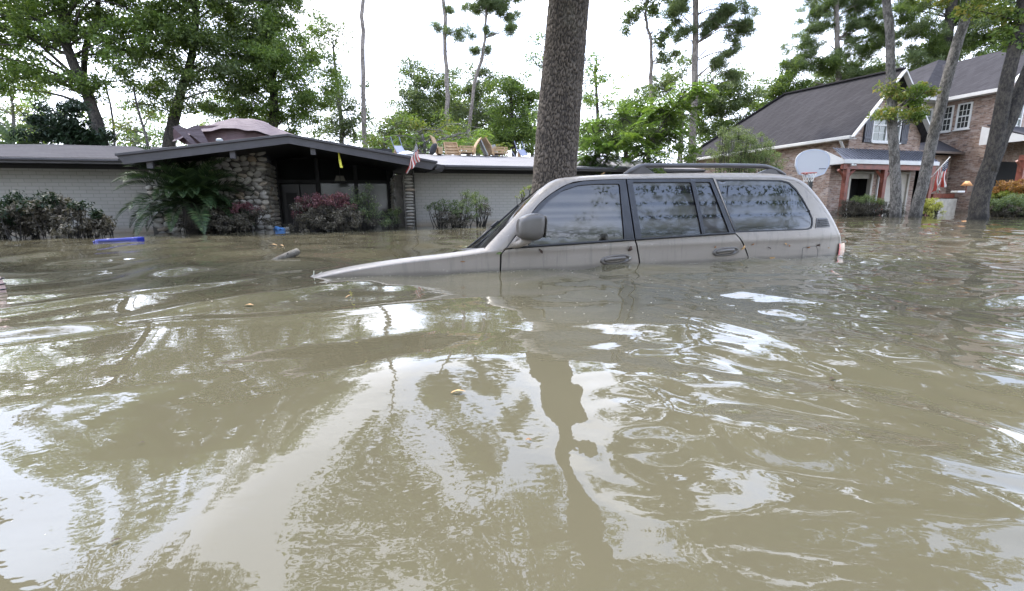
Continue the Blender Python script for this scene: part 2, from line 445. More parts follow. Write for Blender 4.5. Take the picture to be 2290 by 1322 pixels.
def inpoly(P, poly):
    x, y = P[:, 0], P[:, 1]; c = np.zeros(len(P), bool); n = len(poly)
    for i in range(n):
        x1, y1 = poly[i]; x2, y2 = poly[(i + 1) % n]
        if y1 == y2: continue
        k = ((y1 > y) != (y2 > y)) & (x < (x2 - x1) * (y - y1) / (y2 - y1) + x1); c ^= k
    return c
def round_poly(poly, r, seg=4):
    o = []; n = len(poly)
    for i in range(n):
        p = np.array(poly[i], float); a = np.array(poly[i - 1], float); b = np.array(poly[(i + 1) % n], float)
        da = (a - p); db = (b - p); la, lb = np.linalg.norm(da), np.linalg.norm(db)
        rr = min(r, la * 0.45, lb * 0.45); A = p + da / la * rr; B = p + db / lb * rr
        for k in range(seg + 1):
            t = k / seg; o.append(tuple((1 - t) ** 2 * A + 2 * t * (1 - t) * p + t * t * B))
    return o
def panel(name, outline, mat, parent, holes=(), dy=0.0, step=0.03, depth=0.03, holedepth=None):
    outs = [densify(outline, step)] + [densify(h, step) for h in holes]
    pts = [p for o in outs for p in o]; edges = []; b = 0
    for o in outs:
        n = len(o); edges += [(b + i, b + (i + 1) % n) for i in range(n)]; b += n
    A = np.array(outline); x0, z0 = A.min(0); x1, z1 = A.max(0)
    gx, gz = np.meshgrid(np.arange(x0 + step / 2, x1, step), np.arange(z0 + step / 2, z1, step))
    G = np.stack([gx.ravel(), gz.ravel()], -1); G = G[inpoly(G, outs[0])]
    for h in outs[1:]: G = G[~inpoly(G, h)]
    bp = np.array(pts)
    if len(G):
        dmin = np.min(np.linalg.norm(G[:, None, :] - bp[None], axis=2), axis=1); G = G[dmin > step * 0.4]
    allp = [Vector(p) for p in pts] + [Vector((float(a), float(c))) for a, c in G]
    r = geometry.delaunay_2d_cdt(allp, edges, [], 0, 1e-6)
    P = np.array([(v.x, v.y) for v in r[0]]); F = np.array([f for f in r[2] if len(f) == 3])
    cen = P[F].mean(1); keep = inpoly(cen, outs[0])
    for h in outs[1:]: keep &= ~inpoly(cen, h)
    F = F[keep]
    S, Z = P[:, 0], P[:, 1]
    V = np.stack([S, off(S, Z) + dy, Z], -1); N = onorm(S, Z)
    # orient triangles towards -y
    a = V[F[:, 1]] - V[F[:, 0]]; c = V[F[:, 2]] - V[F[:, 0]]
    flip = np.cross(a, c)[:, 1] > 0; F[flip] = F[flip][:, ::-1]
    V = V.tolist(); N = N.tolist(); F = [tuple(f) for f in F]
    for oi, o in enumerate(outs):
        n = len(o); o = np.array(o); base = len(V); y = off(o[:, 0], o[:, 1]) + dy
        cx = o.mean(0)
        d = depth if oi == 0 else (holedepth or depth)
        for k in range(n):
            V.append((o[k, 0], y[k], o[k, 1])); tdir = o[(k + 1) % n] - o[k - 1]
            nn = np.array([tdir[1], 0, -tdir[0]]); nn = nn / (np.linalg.norm(nn) + 1e-9)
            N.append(nn.tolist())
        for k in range(n):
            V.append((o[k, 0], y[k] + d, o[k, 1])); N.append(N[base + k])
        F += [(base + k, base + (k + 1) % n, base + n + (k + 1) % n, base + n + k) for k in range(n)]
    return mesh_np(name, V, F, mat, parent, smooth=True, normals=N)

car = thing('sport_utility_vehicle', 'muddy taupe sport utility vehicle submerged to its door handles in floodwater', 'car', CARP, GC)
NX = np.array([math.cos(GC), math.sin(GC), 0]); NY = np.array([-math.sin(GC), math.cos(GC), 0])
def car_at(px, py, v):
    """pixel on the car's vertical plane v metres behind its near side, in car coordinates"""
    d = ray(px, py); B3 = np.array([*BX, 0]); A3 = np.array([*AX, 0]); P0 = np.array([*CARO[:2], 0]) + B3 * v
    t = ((P0 - CP) @ B3) / (d @ B3); P = CP + d * t
    return np.array([(P - np.array([*CARO[:2], 0])) @ A3, v, P[2]])
c1h = [(-1.40, -0.25), (-1.36, -0.09), (-1.29, -0.03), (-1.20, 0.015), (-1.08, 0.042), (-0.90, 0.070), (-0.65, 0.098), (-0.37, 0.120), (-0.2, 0.137), (-0.06, 0.152), (0.02, 0.160)]
c2h = [(-1.43, -0.25), (-1.38, -0.05), (-1.30, -0.005), (-1.21, 0.030), (-1.105, 0.058), (-0.91, 0.091), (-0.644, 0.121), (-0.366, 0.143), (-0.203, 0.158), (-0.12, 0.168), (-0.05, 0.176)]
panel('fender', c1h[:-1] + [(0.020, 0.158), (-0.004, 0.132), (-0.010, 0.01), (-0.012, -0.3), (-1.40, -0.3)], PAINT, car)
glassF = round_poly([(0.098, 0.176), (0.204, 0.318), (0.31, 0.417), (0.407, 0.500), (0.509, 0.560), (0.639, 0.597), (0.768, 0.608), (0.985, 0.610), (0.962, 0.201)], 0.018)
frameF = [(0.035, 0.172), (0.12, 0.262), (0.246, 0.396), (0.317, 0.466), (0.424, 0.539), (0.557, 0.603), (0.687, 0.627), (0.85, 0.637), (1.041, 0.642), (1.046, 0.200)]
panel('door_frame', frameF, BLACKTRIM, car, holes=[glassF], dy=-0.002, step=0.03, depth=0.04, holedepth=0.016)
panel('window', glassF, GLASS, car, dy=0.010, step=0.05, depth=0.005)
fd = panel('door', [(0.002, -0.3), (0.002, 0.01), (0.007, 0.132), (0.034, 0.160), (0.19, 0.170), (1.048, 0.194), (1.062, 0.150), (1.082, 0.08), (1.098, 0.01), (1.108, -0.1), (1.110, -0.3)], PAINT, car)
glassR = round_poly([(1.099, 0.622), (1.636, 0.626), (1.666, 0.208), (1.112, 0.202)], 0.016)
glassS = round_poly([(1.674, 0.627), (1.823, 0.629), (1.938, 0.215), (1.700, 0.210)], 0.014)
panel('door_frame', [(1.052, 0.643), (1.85, 0.655), (1.91, 0.47), (1.985, 0.222), (1.4, 0.211), (1.058, 0.201)], BLACKTRIM, car, holes=[glassR, glassS], dy=-0.002, depth=0.04, holedepth=0.016)
panel('window', glassR, GLASSQ, car, dy=0.010, step=0.05, depth=0.005)
panel('window', glassS, GLASSQ, car, dy=0.010, step=0.05, depth=0.005)
rd = panel('door', [(1.062, 0.195), (1.985, 0.217), (2.03, 0.175), (2.08, 0.115), (2.12, 0.05), (2.155, -0.017), (2.2, -0.15), (2.22, -0.3), (1.122, -0.3), (1.120, -0.1), (1.110, 0.01), (1.094, 0.08), (1.074, 0.15)], PAINT, car)
glassQ0 = [(1.885, 0.650), (2.30, 0.652), (2.58, 0.650), (2.67, 0.632), (2.74, 0.575), (2.80, 0.49), (2.848, 0.40), (2.878, 0.320), (2.868, 0.27), (2.842, 0.236), (2.79, 0.224), (1.995, 0.222)]
glassQ = round_poly([(1.893, 0.640), (2.30, 0.642), (2.575, 0.640), (2.66, 0.622), (2.73, 0.567), (2.79, 0.484), (2.838, 0.396), (2.866, 0.318), (2.857, 0.275), (2.835, 0.246), (2.785, 0.235), (2.005, 0.233)], 0.012)
c1r = [(1.86, 0.660), (2.40, 0.662), (2.62, 0.657), (2.74, 0.640), (2.83, 0.600), (2.92, 0.530), (3.02, 0.428), (3.10, 0.325), (3.16, 0.235), (3.235, 0.130), (3.28, 0.060), (3.295, -0.05), (3.295, -0.3)]
tailhole = [(3.262, 0.075), (3.30, 0.0), (3.30, -0.3), (3.22, -0.3), (3.235, 0.0)]
panel('quarter_panel', c1r[:-1] + [(3.295, -0.3), (2.232, -0.3), (2.212, -0.15), (2.167, -0.017), (2.132, 0.05), (2.092, 0.118), (2.042, 0.178), (1.997, 0.217), (1.92, 0.47)], PAINT, car, holes=[glassQ0], depth=0.04, holedepth=0.02)
panel('window_seal', glassQ0, RUBBER, car, holes=[glassQ], dy=0.001, depth=0.02)
panel('window', glassQ, GLASSQ, car, dy=0.006, step=0.05, depth=0.005)
panel('gap_shade_sheet', [(-1.30, -0.3), (-1.25, -0.05), (-0.9, 0.05), (0.05, 0.13), (0.26, 0.38), (0.44, 0.52), (0.7, 0.61), (1.86, 0.64), (2.6, 0.64), (2.85, 0.54), (3.1, 0.26), (3.24, 0.0), (3.24, -0.3)], RUBBER, car, dy=0.036, depth=0.02, step=0.06)  # black sheet behind the panels puts shade into the gaps
# belt moulding
mb = MB()
for (s0, z0, s1, z1) in ((0.10, 0.168, 1.046, 0.192), (1.056, 0.192, 1.985, 0.214)):
    P = [(s, off(s, z0 + (z1 - z0) * (s - s0) / (s1 - s0)) - 0.004, z0 + (z1 - z0) * (s - s0) / (s1 - s0) + 0.006) for s in np.linspace(s0, s1, 12)]
    mb.tube([tuple(map(float, p)) for p in P], 0.009, 6)
mb.build('belt_moulding', RUBBER, car, True)

C1 = [(-0.03, 0.155), (0.030, 0.170), (0.12, 0.264), (0.246, 0.400), (0.317, 0.470), (0.424, 0.543), (0.557, 0.607), (0.687, 0.632), (1.041, 0.647), (1.86, 0.660), (2.40, 0.662), (2.62, 0.657), (2.74, 0.640), (2.83, 0.600), (2.92, 0.530), (3.02, 0.428), (3.10, 0.325), (3.16, 0.235), (3.235, 0.130), (3.28, 0.060), (3.295, -0.05), (3.295, -0.3)]
C2 = [(-0.11, 0.160), (-0.065, 0.200), (0.03, 0.283), (0.155, 0.392), (0.24, 0.466), (0.340, 0.551), (0.465, 0.630), (0.62, 0.662), (1.03, 0.687), (1.86, 0.708), (2.42, 0.713), (2.68, 0.704), (2.82, 0.680), (2.93, 0.635), (3.03, 0.560), (3.15, 0.440), (3.24, 0.335), (3.30, 0.240), (3.375, 0.130), (3.415, 0.060), (3.43, -0.05), (3.43, -0.3)]
E2 = [0.05, 0.06, 0.06, 0.06, 0.065, 0.07, 0.08, 0.10, 0.11, 0.11, 0.11, 0.11, 0.11, 0.11, 0.12, 0.13, 0.14, 0.15, 0.16, 0.16, 0.16, 0.16]
def lin_path(P, n):
    return smooth_path(P, n)
def strip(name, c1, c2, e2, mat, n, k0=0, k1=None, cols=8):
    a = lin_path([(p[0], p[1], 0) for p in c1], n); b = lin_path([(p[0], p[1], e) for p, e in zip(c2, e2)], n)
    V = []; 
    for i in range(n):
        o1 = float(off(a[i, 0], a[i, 1])); o2 = float(off(b[i, 0], b[i, 1])) + b[i, 2]
        for j in range(cols + 1):
            t = j / cols * math.pi / 2
            s = a[i, 0] + (b[i, 0] - a[i, 0]) * math.sin(t); z = a[i, 1] + (b[i, 1] - a[i, 1]) * math.sin(t)
            V.append((s, o1 + (o2 - o1) * (1 - math.cos(t)), z))
    F = [(i * (cols + 1) + j, i * (cols + 1) + j + 1, (i + 1) * (cols + 1) + j + 1, (i + 1) * (cols + 1) + j) for i in range(n - 1) for j in range(cols)]
    return mesh_np(name, V, F, mat, car, smooth=True), a, b
_, a_, b_ = strip('roof_side', C1, C2, E2, PAINT, 170)
_, ah, bh = strip('fender_top', c1h, c2h, [0.10] * len(c2h), PAINT, 60)
def sweep(name, path, mat, B, drop=0.0, drop1=None, cols=28, extra=0, p=2.0):
    n = len(path); V = []
    for i in range(n):
        A0 = path[max(0, i - 1)]; A1 = path[min(n - 1, i + 1)]; d = (A1 - A0)[:2]; d = d / (np.linalg.norm(d) + 1e-9)
        nn = np.array([-d[1], d[0]])
        o = float(off(path[i, 0], path[i, 1])) + path[i, 2]
        dr = drop if drop1 is None else drop + (drop1 - drop) * i / (n - 1)
        for j in range(cols + 1):
            t = j / cols; y = o + (CW - 2 * o) * t; f = 1 - abs(2 * t - 1) ** p
            q = path[i, :2] + nn * B * f
            V.append((q[0], y, q[1] - dr * (y - o)))
    F = [(i * (cols + 1) + j, i * (cols + 1) + j + 1, (i + 1) * (cols + 1) + j + 1, (i + 1) * (cols + 1) + j) for i in range(n - 1) for j in range(cols)]
    return mesh_np(name, V, F, mat, car, smooth=True)
sweep('hood', bh, PAINT, 0.012, 0.135)
iw = next(i for i in range(170) if b_[i, 0] > 0.45)
ir = next(i for i in range(170) if b_[i, 0] > 2.78)
sweep('windscreen', b_[:iw + 1], WIND, 0.0, 0.14, 0.20, p=2.6)
sweep('roof', b_[iw:ir + 1], PAINT, 0.02, 0.20)
sweep('tailgate', b_[ir:], PAINT, 0.06, 0.11)
# cowl between hood and windscreen
cw = np.array([(-0.16, 0.150, 0.05), (-0.10, 0.163, 0.05)]); sweep('cowl', cw, RUBBER, 0.04, 0.12)
# far side closing panel, so the body is solid from everywhere
mb = MB()
Pf = [(x, z) for x, z in [(-1.3, -0.3), (-1.25, -0.12), (-0.9, -0.05), (0.0, 0.02), (0.1, 0.2), (0.3, 0.42), (0.6, 0.6), (1.0, 0.64), (2.6, 0.655), (2.85, 0.58), (3.1, 0.3), (3.28, 0.0), (3.28, -0.3)]]
V = [(x, CW - float(off(x, z)), z - .19) for x, z in Pf]; mb.add(V, [tuple(range(len(V)))])
mb.build('far_side', PAINT, car)
mb = MB()
Pg = [(0.16, 0.2), (0.45, 0.5), (0.75, 0.6), (2.55, 0.63), (2.78, 0.45), (2.83, 0.24)]
V = [(x, CW - float(off(x, z)) + 0.006, z - .19) for x, z in Pg]; mb.add(V, [tuple(range(len(V)))]); mb.build('far_glazing', GLASS, car)
# door handles: oval surround with a dark plate as finger-hollow shade, grab bar and lock
HANDM = plain('handle_paint', (0.10, 0.088, 0.075), 0.35, 0.2, 10, 0.03)
def handle(s, z, parent, lock):
    h = MB(); n = 28; o = float(off(s, z)); rings = []
    for (rx, rz, dy) in ((0.132, 0.036, 0.0), (0.128, 0.034, -0.011), (0.118, 0.028, -0.015), (0.098, 0.020, -0.010), (0.090, 0.017, 0.004), (0.01, 0.004, 0.006)):
        rings.append([(s + rx * (abs(math.cos(t)) ** 0.8) * (1 if math.cos(t) > 0 else -1), o + dy, z + rz * (abs(math.sin(t)) ** 0.85) * (1 if math.sin(t) > 0 else -1) + 0.006 * math.cos(t)) for t in np.linspace(0, 2 * math.pi, n, endpoint=False)])
    V = [p for r_ in rings for p in r_]; F = [(i * n + k, i * n + (k + 1) % n, (i + 1) * n + (k + 1) % n, (i + 1) * n + k) for i in range(len(rings) - 1) for k in range(n)]
    h.add(V, F); ho = h.build('handle', HANDM, parent, True)
    g = MB(); P = smooth_path([(s - 0.10, o - 0.006, z - 0.004), (s - 0.07, o - 0.022, z + 0.006), (s - 0.01, o - 0.028, z + 0.011), (s + 0.05, o - 0.024, z + 0.012), (s + 0.068, o - 0.008, z + 0.010)], 14)
    g.tube(P, [0.010] + [0.0135] * 12 + [0.010], 8); g.build('grab_bar', HANDM, ho, True)
    d = MB(); d.add([(s - 0.085, o + 0.0035, z - 0.010), (s + 0.07, o + 0.0035, z - 0.008), (s + 0.075, o + 0.0035, z + 0.013), (s - 0.07, o + 0.0035, z + 0.013)], [(0, 1, 2, 3)])
    d.build('finger_shade_plate', RUBBER, ho)  # black plate paints the shade at the bottom of the handle hollow
    if lock:
        l = MB(); l.tube([(s + 0.108, o - 0.010, z + 0.007), (s + 0.108, o - 0.0185, z + 0.007)], 0.0085, 12); l.build('lock', plain('lock_metal', (0.35, 0.34, 0.32), 0.4, metallic=0.8), ho)
handle(0.895, 0.055, fd, True); handle(1.905, 0.074, rd, False)
# wing mirror
mc = car_at(1186, 508, -0.10)
def superblob(cx, cy, cz, a, b, c, e=0.45, nu=28, nv=16, shear=0.0, taper=0.0):
    V = []; sg = lambda w, m: (abs(w) ** m) * (1 if w >= 0 else -1)
    for i in range(nv + 1):
        f = -math.pi / 2 + math.pi * i / nv
        for k in range(nu):
            t = 2 * math.pi * k / nu
            x = a * sg(math.cos(f), e) * sg(math.cos(t), e); y = b * sg(math.cos(f), e) * sg(math.sin(t), e); z = c * sg(math.sin(f), e)
            if x < 0: x *= 1.0; z *= 1 - taper * (-x / a) if z > 0 else 1 - taper * 0.8 * (-x / a)
            V.append((cx + x + shear * z, cy + y, cz + z))
    F = [(i * nu + k, i * nu + (k + 1) % nu, (i + 1) * nu + (k + 1) % nu, (i + 1) * nu + k) for i in range(nv) for k in range(nu)]
    return V, F
V, F = superblob(mc[0], mc[1], mc[2], 0.093, 0.064, 0.090, 0.56, shear=0.10, taper=0.22)
mir = MB(); mir.add(V, F); mo = mir.build('wing_mirror', plain('mirror_paint', (0.085, 0.076, 0.067), 0.3, 0.15, 6, 0.03), car, True)
st = MB(); st.tube([(mc[0] - 0.09, 0.01, 0.185), (mc[0] - 0.05, -0.03, 0.200), (mc[0] - 0.01, mc[1] + 0.01, mc[2] - 0.080)], [0.022, 0.026, 0.030], 10)
st.slab([(0.045, 0.0, 0.172), (0.20, 0.0, 0.180), (0.16, 0.01, 0.25), (0.12, 0.012, 0.255)], (0, -0.012, 0)); st.build('mirror_arm', PAINT, mo, True)
sf = MB(); V, F = superblob(mc[0] + 0.100, mc[1], mc[2], 0.004, 0.05, 0.072, 0.5, 16, 8, 0.10); sf.add(V, F); sf.build('mirror_glass', GLASS, mo, True)
# wipers lying on the windscreen
def wiper(pts, r, name='wiper'):
    P = [car_at(px, py, v) for px, py, v in pts]; w = MB(); w.tube(smooth_path(P, 12), r, 6)
    o = w.build(name, RUBBER, car, True); return P
wiper([(1044, 556, 0.62), (1098, 512, 0.62), (1158, 459, 0.62)], 0.008); wiper([(1060, 554, 0.55), (1112, 509, 0.55), (1163, 462, 0.55)], 0.005)
wiper([(1075, 549, 0.36), (1122, 507, 0.34), (1163, 470, 0.34), (1214, 421, 0.34)], 0.006)
for (px, py, v) in ((1107, 502, 0.60), (1170, 459, 0.45)):
    q = car_at(px, py, v); w = MB(); w.beam((q[0] - 0.03, q[1], q[2] - 0.02), (q[0] + 0.03, q[1], q[2] + 0.025), 0.03, 0.022); w.build('wiper_joint', RUBBER, car, bevel=0.004)
# roof rails
def rail(v, part='roof_rail', dz=0.0):
    P = smooth_path([(1.12, v - .02, 0.690), (1.19, v - .01, 0.722), (1.27, v, 0.752), (1.36, v, 0.764), (1.7, v, 0.770), (2.1, v, 0.776), (2.50, v, 0.778), (2.60, v, 0.770), (2.70, v, 0.744), (2.80, v - .01, 0.705)], 60); P[:, 2] += dz
    w = MB(); Vv, Ff = tube_vf(P, [0.012 + 0.0075 * min(1, k / 6, (59 - k) / 6) for k in range(60)], 10); w.add(Vv, Ff)
    r = w.build(part, DARKPAINT, car, True)
    for s0, s1 in ((1.15, 1.42), (2.42, 2.76)):
        f = MB(); sg = 1 if s0 < 2 else -1
        a0, a1 = (s0, s1) if sg > 0 else (s1, s0)
        f.slab([(a0, v - .018, 0.692 + dz), (a0 + .09 * sg, v - .018, 0.748 + dz), (a0 + .16 * sg, v - .018, 0.755 + dz), (a1, v - .018, 0.700 + dz)], (0, .036, 0)); f.build('rail_foot', DARKPAINT, r, bevel=0.004)
rail(0.32); rail(1.58, dz=-0.13)
# body vent behind the rear side window
vq = panel('vent', round_poly([(2.925, 0.322), (3.075, 0.322), (3.10, 0.240), (2.885, 0.238)], 0.012), DARKPAINT, car, dy=-0.004, depth=0.01, step=0.02)
for k in range(4):
    z = 0.255 + k * 0.0165; s0 = 2.905 + k * 0.009; s1 = 3.082 - k * 0.005
    w = MB(); P = [(s, float(off(s, z)) - 0.008, z) for s in np.linspace(s0, s1, 5)]; w.tube(P, 0.0045, 6); w.build('vent_slat', RUBBER, vq, True)
# fuel flap outline, side lamp, quarter-window catch
fl = round_poly([(2.735, 0.075), (2.91, 0.082), (2.94, 0.04), (2.95, -0.10), (2.745, -0.10)], 0.02); fl2 = round_poly([(2.7372, 0.0728), (2.9085, 0.0798), (2.938, 0.039), (2.948, -0.098), (2.747, -0.098)], 0.02)
panel('fuel_flap', fl, RUBBER, car, holes=[fl2], dy=-0.0012, depth=0.004, step=0.02)
tl = MB(); LAMP = Mat('lamp_amber'); LAMP.set(Base_Color=(0.55, 0.36, 0.24), Roughness=0.2); REDL = Mat('lamp_red'); REDL.set(Base_Color=(0.55, 0.05, 0.04), Roughness=0.2)
for nm, s0, s1, mt in (('tail_lamp', 3.255, 3.29, REDL.m), ('tail_lamp', 3.29, 3.46, LAMP.m)):
    w = MB(); V = []; 
    ss = np.linspace(s0, s1, 6); zs = np.linspace(-0.25, 0.085, 12)
    for s in ss:
        for z in zs:
            u = max(0.0, (s - 3.255) / 0.15); y = float(off(min(s, 3.3), z)) + 0.045 * u * u - 0.014 + 0.09 * max(0, z - 0.045)
            V.append((s - 0.25 * max(0, z - 0.045) * (1 if s > 3.27 else 0.2), y, z))
    F = [(i * 12 + j, (i + 1) * 12 + j, (i + 1) * 12 + j + 1, i * 12 + j + 1) for i in range(5) for j in range(11)]
    w.add(V, F); w.build(nm, mt, car, True)
w = MB(); V, F = superblob(2.842, float(off(2.842, 0.385)) - 0.004, 0.385, 0.008, 0.006, 0.008, 1, 10, 6); w.add(V, F); w.build('window_catch', RUBBER, car, True)
def restand(me, lim=0.35):
    # the side was measured with the car turned 18 degrees; it stands turned 14 degrees: carry the side over
    n = len(me.vertices); V = np.zeros(n * 3, np.float32); me.vertices.foreach_get('co', V); V = V.reshape(-1, 3).astype(float)
    A3 = np.array([*AX, 0]); B3 = np.array([*BX, 0]); vc = np.clip(V[:, 1], -0.3, lim)
    W = CARO + V[:, :1] * A3 + vc[:, None] * B3; W[:, 2] = V[:, 2]
    d = W - CP; Q = CARP + vc[:, None] * NY; t = ((Q - CP) @ NY) / (d @ NY); P = CP + d * t[:, None]
    V[:, 0] = (P - CARP) @ NX; V[:, 2] = P[:, 2]
    me.vertices.foreach_set('co', V.astype(np.float32).ravel()); me.update()
done_ = set()
for o in list(bpy.data.objects):
    r_ = o
    while r_.parent: r_ = r_.parent
    if r_ is car and o.type == 'MESH' and o.data.name not in done_:
        done_.add(o.data.name); restand(o.data, 2.0 if o.name.startswith('wiper') else 0.35)
print('car', time.time() - T0)
# ------------------------------------------------------------------ surfaces of the houses
def brick_mat(name, c1, c2, mortar, bump=0.5, splotch=None, flood=None):
    m = Mat(name); t = m.node('ShaderNodeTexCoord'); s = m.node('ShaderNodeSeparateXYZ'); m.l.new(t.outputs['Object'], s.inputs[0])
    c = m.node('ShaderNodeCombineXYZ'); m.l.new(m.math('ADD', s.outputs[0], s.outputs[1]), c.inputs[0]); m.l.new(s.outputs[2], c.inputs[1])
    b = m.node('ShaderNodeTexBrick'); m.l.new(c.outputs[0], b.inputs['Vector'])
    for k, v in (('Scale', 1.0), ('Brick Width', 0.21), ('Row Height', 0.072), ('Mortar Size', 0.007), ('Mortar Smooth', 0.3), ('Bias', -0.1)): b.inputs[k].default_value = v
    b.inputs['Color1'].default_value = (*c1, 1); b.inputs['Color2'].default_value = (*c2, 1); b.inputs['Mortar'].default_value = (*mortar, 1)
    col = b.outputs['Color']
    nf = m.noise(m.coord((3.2, 3.2, 11)), 1.0, 2, 0.5)
    if splotch:
        col = m.mixc(m.ramp(nf, [(0.5, (0, 0, 0)), (0.62, (0.8, 0.8, 0.8))]), col, splotch)
        col = m.mixc(m.ramp(m.noise(m.coord((4, 4, 13)), 1.3, 2), [(0.56, (0, 0, 0)), (0.66, (0.75, 0.75, 0.75))]), col, (0.07, 0.05, 0.045))
    wv = m.noise(m.coord(), 1.2, 4)
    col = m.mixc(m.math('MULTIPLY', wv, 0.35), col, tuple(x * 0.55 for x in c1))
    if flood:      # tide mark left by the flood
        mr_ = m.node('ShaderNodeMapRange'); mr_.inputs['From Min'].default_value = 0.16; mr_.inputs['From Max'].default_value = 0.02
        m.l.new(m.math('ADD', s.outputs[2], m.math('MULTIPLY', m.math('SUBTRACT', wv, 0.5), 0.08)), mr_.inputs['Value'])
        col = m.mixc(m.math('MULTIPLY', mr_.outputs[0], 0.7), col, flood)
    m.set(Base_Color=col, Roughness=0.85)
    m.set(Normal=m.bump(m.math('SUBTRACT', 1.0, b.outputs['Fac']), bump, 0.012)); return m.m
RBRICK = brick_mat('grey_painted_brick', (0.32, 0.305, 0.27), (0.34, 0.325, 0.29), (0.24, 0.228, 0.20), 0.5, flood=(0.22, 0.17, 0.11))
BBRICK = brick_mat('mottled_red_brick', (0.235, 0.145, 0.105), (0.33, 0.235, 0.175), (0.33, 0.28, 0.23), 0.5, splotch=(0.42, 0.35, 0.30), flood=(0.16, 0.12, 0.09))
def shingle_mat(name, c1, c2, row=0.14):
    m = Mat(name); v = m.coord(); s = m.node('ShaderNodeSeparateXYZ'); m.l.new(v, s.inputs[0])
    c = m.node('ShaderNodeCombineXYZ'); m.l.new(m.math('ADD', s.outputs[0], m.math('MULTIPLY', s.outputs[2], 0.3)), c.inputs[0]); m.l.new(m.math('ADD', s.outputs[1], s.outputs[2]), c.inputs[1])
    b = m.node('ShaderNodeTexBrick'); m.l.new(c.outputs[0], b.inputs['Vector'])
    for k, q in (('Scale', 1.0), ('Brick Width', 0.3), ('Row Height', row), ('Mortar Size', 0.008), ('Bias', 0.0)): b.inputs[k].default_value = q
    b.inputs['Color1'].default_value = (*c1, 1); b.inputs['Color2'].default_value = (*c2, 1); b.inputs['Mortar'].default_value = (*[x * 0.5 for x in c1], 1)
    n = m.noise(v, 1.6, 5); col = m.mixc(m.math('MULTIPLY', n, 0.5), b.outputs['Color'], tuple(x * 1.45 for x in c2))
    col = m.mixc(m.math('MULTIPLY', m.noise(v, 40, 2), 0.35), col, tuple(x * 0.5 for x in c1))
    m.set(Base_Color=col, Roughness=0.95, Normal=m.bump(b.outputs['Fac'], -0.5, 0.01)); m.p.inputs['Specular IOR Level'].default_value = 0.08; return m.m
SH_L = shingle_mat('dark_shingle', (0.045, 0.042, 0.045), (0.072, 0.068, 0.070))
SH_R = shingle_mat('sheen_lit_shingle', (0.19, 0.182, 0.180), (0.25, 0.24, 0.238), 0.12)  # paleness is low-angle sheen and sunlight put into the shingle colour
SH_B = shingle_mat('grey_shingle', (0.036, 0.034, 0.036), (0.056, 0.053, 0.056), 0.15)
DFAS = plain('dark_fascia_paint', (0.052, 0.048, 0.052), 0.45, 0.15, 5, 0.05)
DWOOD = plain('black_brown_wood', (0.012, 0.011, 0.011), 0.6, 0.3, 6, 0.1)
WHITE = plain('white_trim_paint', (0.55, 0.54, 0.51), 0.5, 0.06, 5, 0.03)
CREAM = plain('cream_siding', (0.42, 0.39, 0.33), 0.6, 0.1, 4, 0.05)
STAIN = plain('red_brown_stained_timber', (0.17, 0.048, 0.028), 0.5, 0.35, 7, 0.1)
SHUT = plain('charcoal_shutter', (0.040, 0.042, 0.055), 0.5, 0.2, 6, 0.05)
VOIDM = plain('interior_shade', (0.006, 0.006, 0.006), 0.9, 0.2, 3, 0)  # near-black colour stands in for shade inside openings
METALR = plain('metal_roof', (0.20, 0.205, 0.23), 0.35, 0.15, 4, 0.03, metallic=0.4)
GUTTER = plain('pale_gutter', (0.52, 0.50, 0.46), 0.4, 0.08, 5, 0.02)
def dglass(name, c, r=0.05, ior=1.5):
    m = Mat(name); v = m.coord(); m.set(Base_Color=m.ramp(m.noise(v, 2.0, 3), [(0.3, tuple(x * .7 for x in c)), (0.7, tuple(x * 1.3 for x in c))]), Roughness=r, IOR=ior)
    m.set(Normal=m.bump(m.noise(v, 1.5, 2), 0.05, 0.02)); return m.m
PANE = dglass('dark_window_glass', (0.02, 0.022, 0.02)); PANE2 = dglass('curtained_glass', (0.14, 0.16, 0.14))
PANED = dglass('shaded_glass', (0.012, 0.013, 0.012), 0.5, 1.15); PANEP = dglass('porch_glass', (0.05, 0.052, 0.045), 0.1)
STONEM = Mat('river_stone'); _oi = STONEM.node('ShaderNodeObjectInfo'); _v = STONEM.coord()
_c = STONEM.ramp(_oi.outputs['Random'], [(0.0, (0.26, 0.245, 0.22)), (0.35, (0.41, 0.39, 0.35)), (0.8, (0.50, 0.47, 0.41)), (0.93, (0.34, 0.26, 0.18)), (1.0, (0.60, 0.58, 0.54))])
STONEM.set(Base_Color=STONEM.mixc(STONEM.math('MULTIPLY', STONEM.noise(_v, 7, 4), 0.5), _c, (0.16, 0.145, 0.12)), Roughness=0.8, Normal=STONEM.bump(STONEM.noise(_v, 12, 4), 0.3, 0.02))
STONEM = STONEM.m
MORTAR = plain('mortar', (0.10, 0.092, 0.08), 0.95, 0.3, 9, 0.3)
def stone_meshes():
    L = []
    for k in range(6):
        r = np.random.default_rng(40 + k); nu, nv = 9, 5; V = []
        for i in range(1, nv):
            f = -math.pi / 2 + math.pi * i / nv
            for j in range(nu):
                t = 2 * math.pi * j / nu; q = 1 + 0.12 * r.normal()
                V.append((math.cos(f) * math.cos(t) * q, math.sin(f), math.cos(f) * math.sin(t) * q))
        V += [(0, -1, 0), (0, 1, 0)]; b, t_ = len(V) - 2, len(V) - 1
        F = [(i * nu + j, (i + 1) * nu + j, (i + 1) * nu + (j + 1) % nu, i * nu + (j + 1) % nu) for i in range(nv - 2) for j in range(nu)]
        F += [(b, j, (j + 1) % nu) for j in range(nu)] + [(t_, (nv - 2) * nu + (j + 1) % nu, (nv - 2) * nu + j) for j in range(nu)]
        o = MB().add(V, F).build('stone', STONEM, None, True); L.append(o.data); bpy.data.objects.remove(o)
    return L
STONES = stone_meshes()
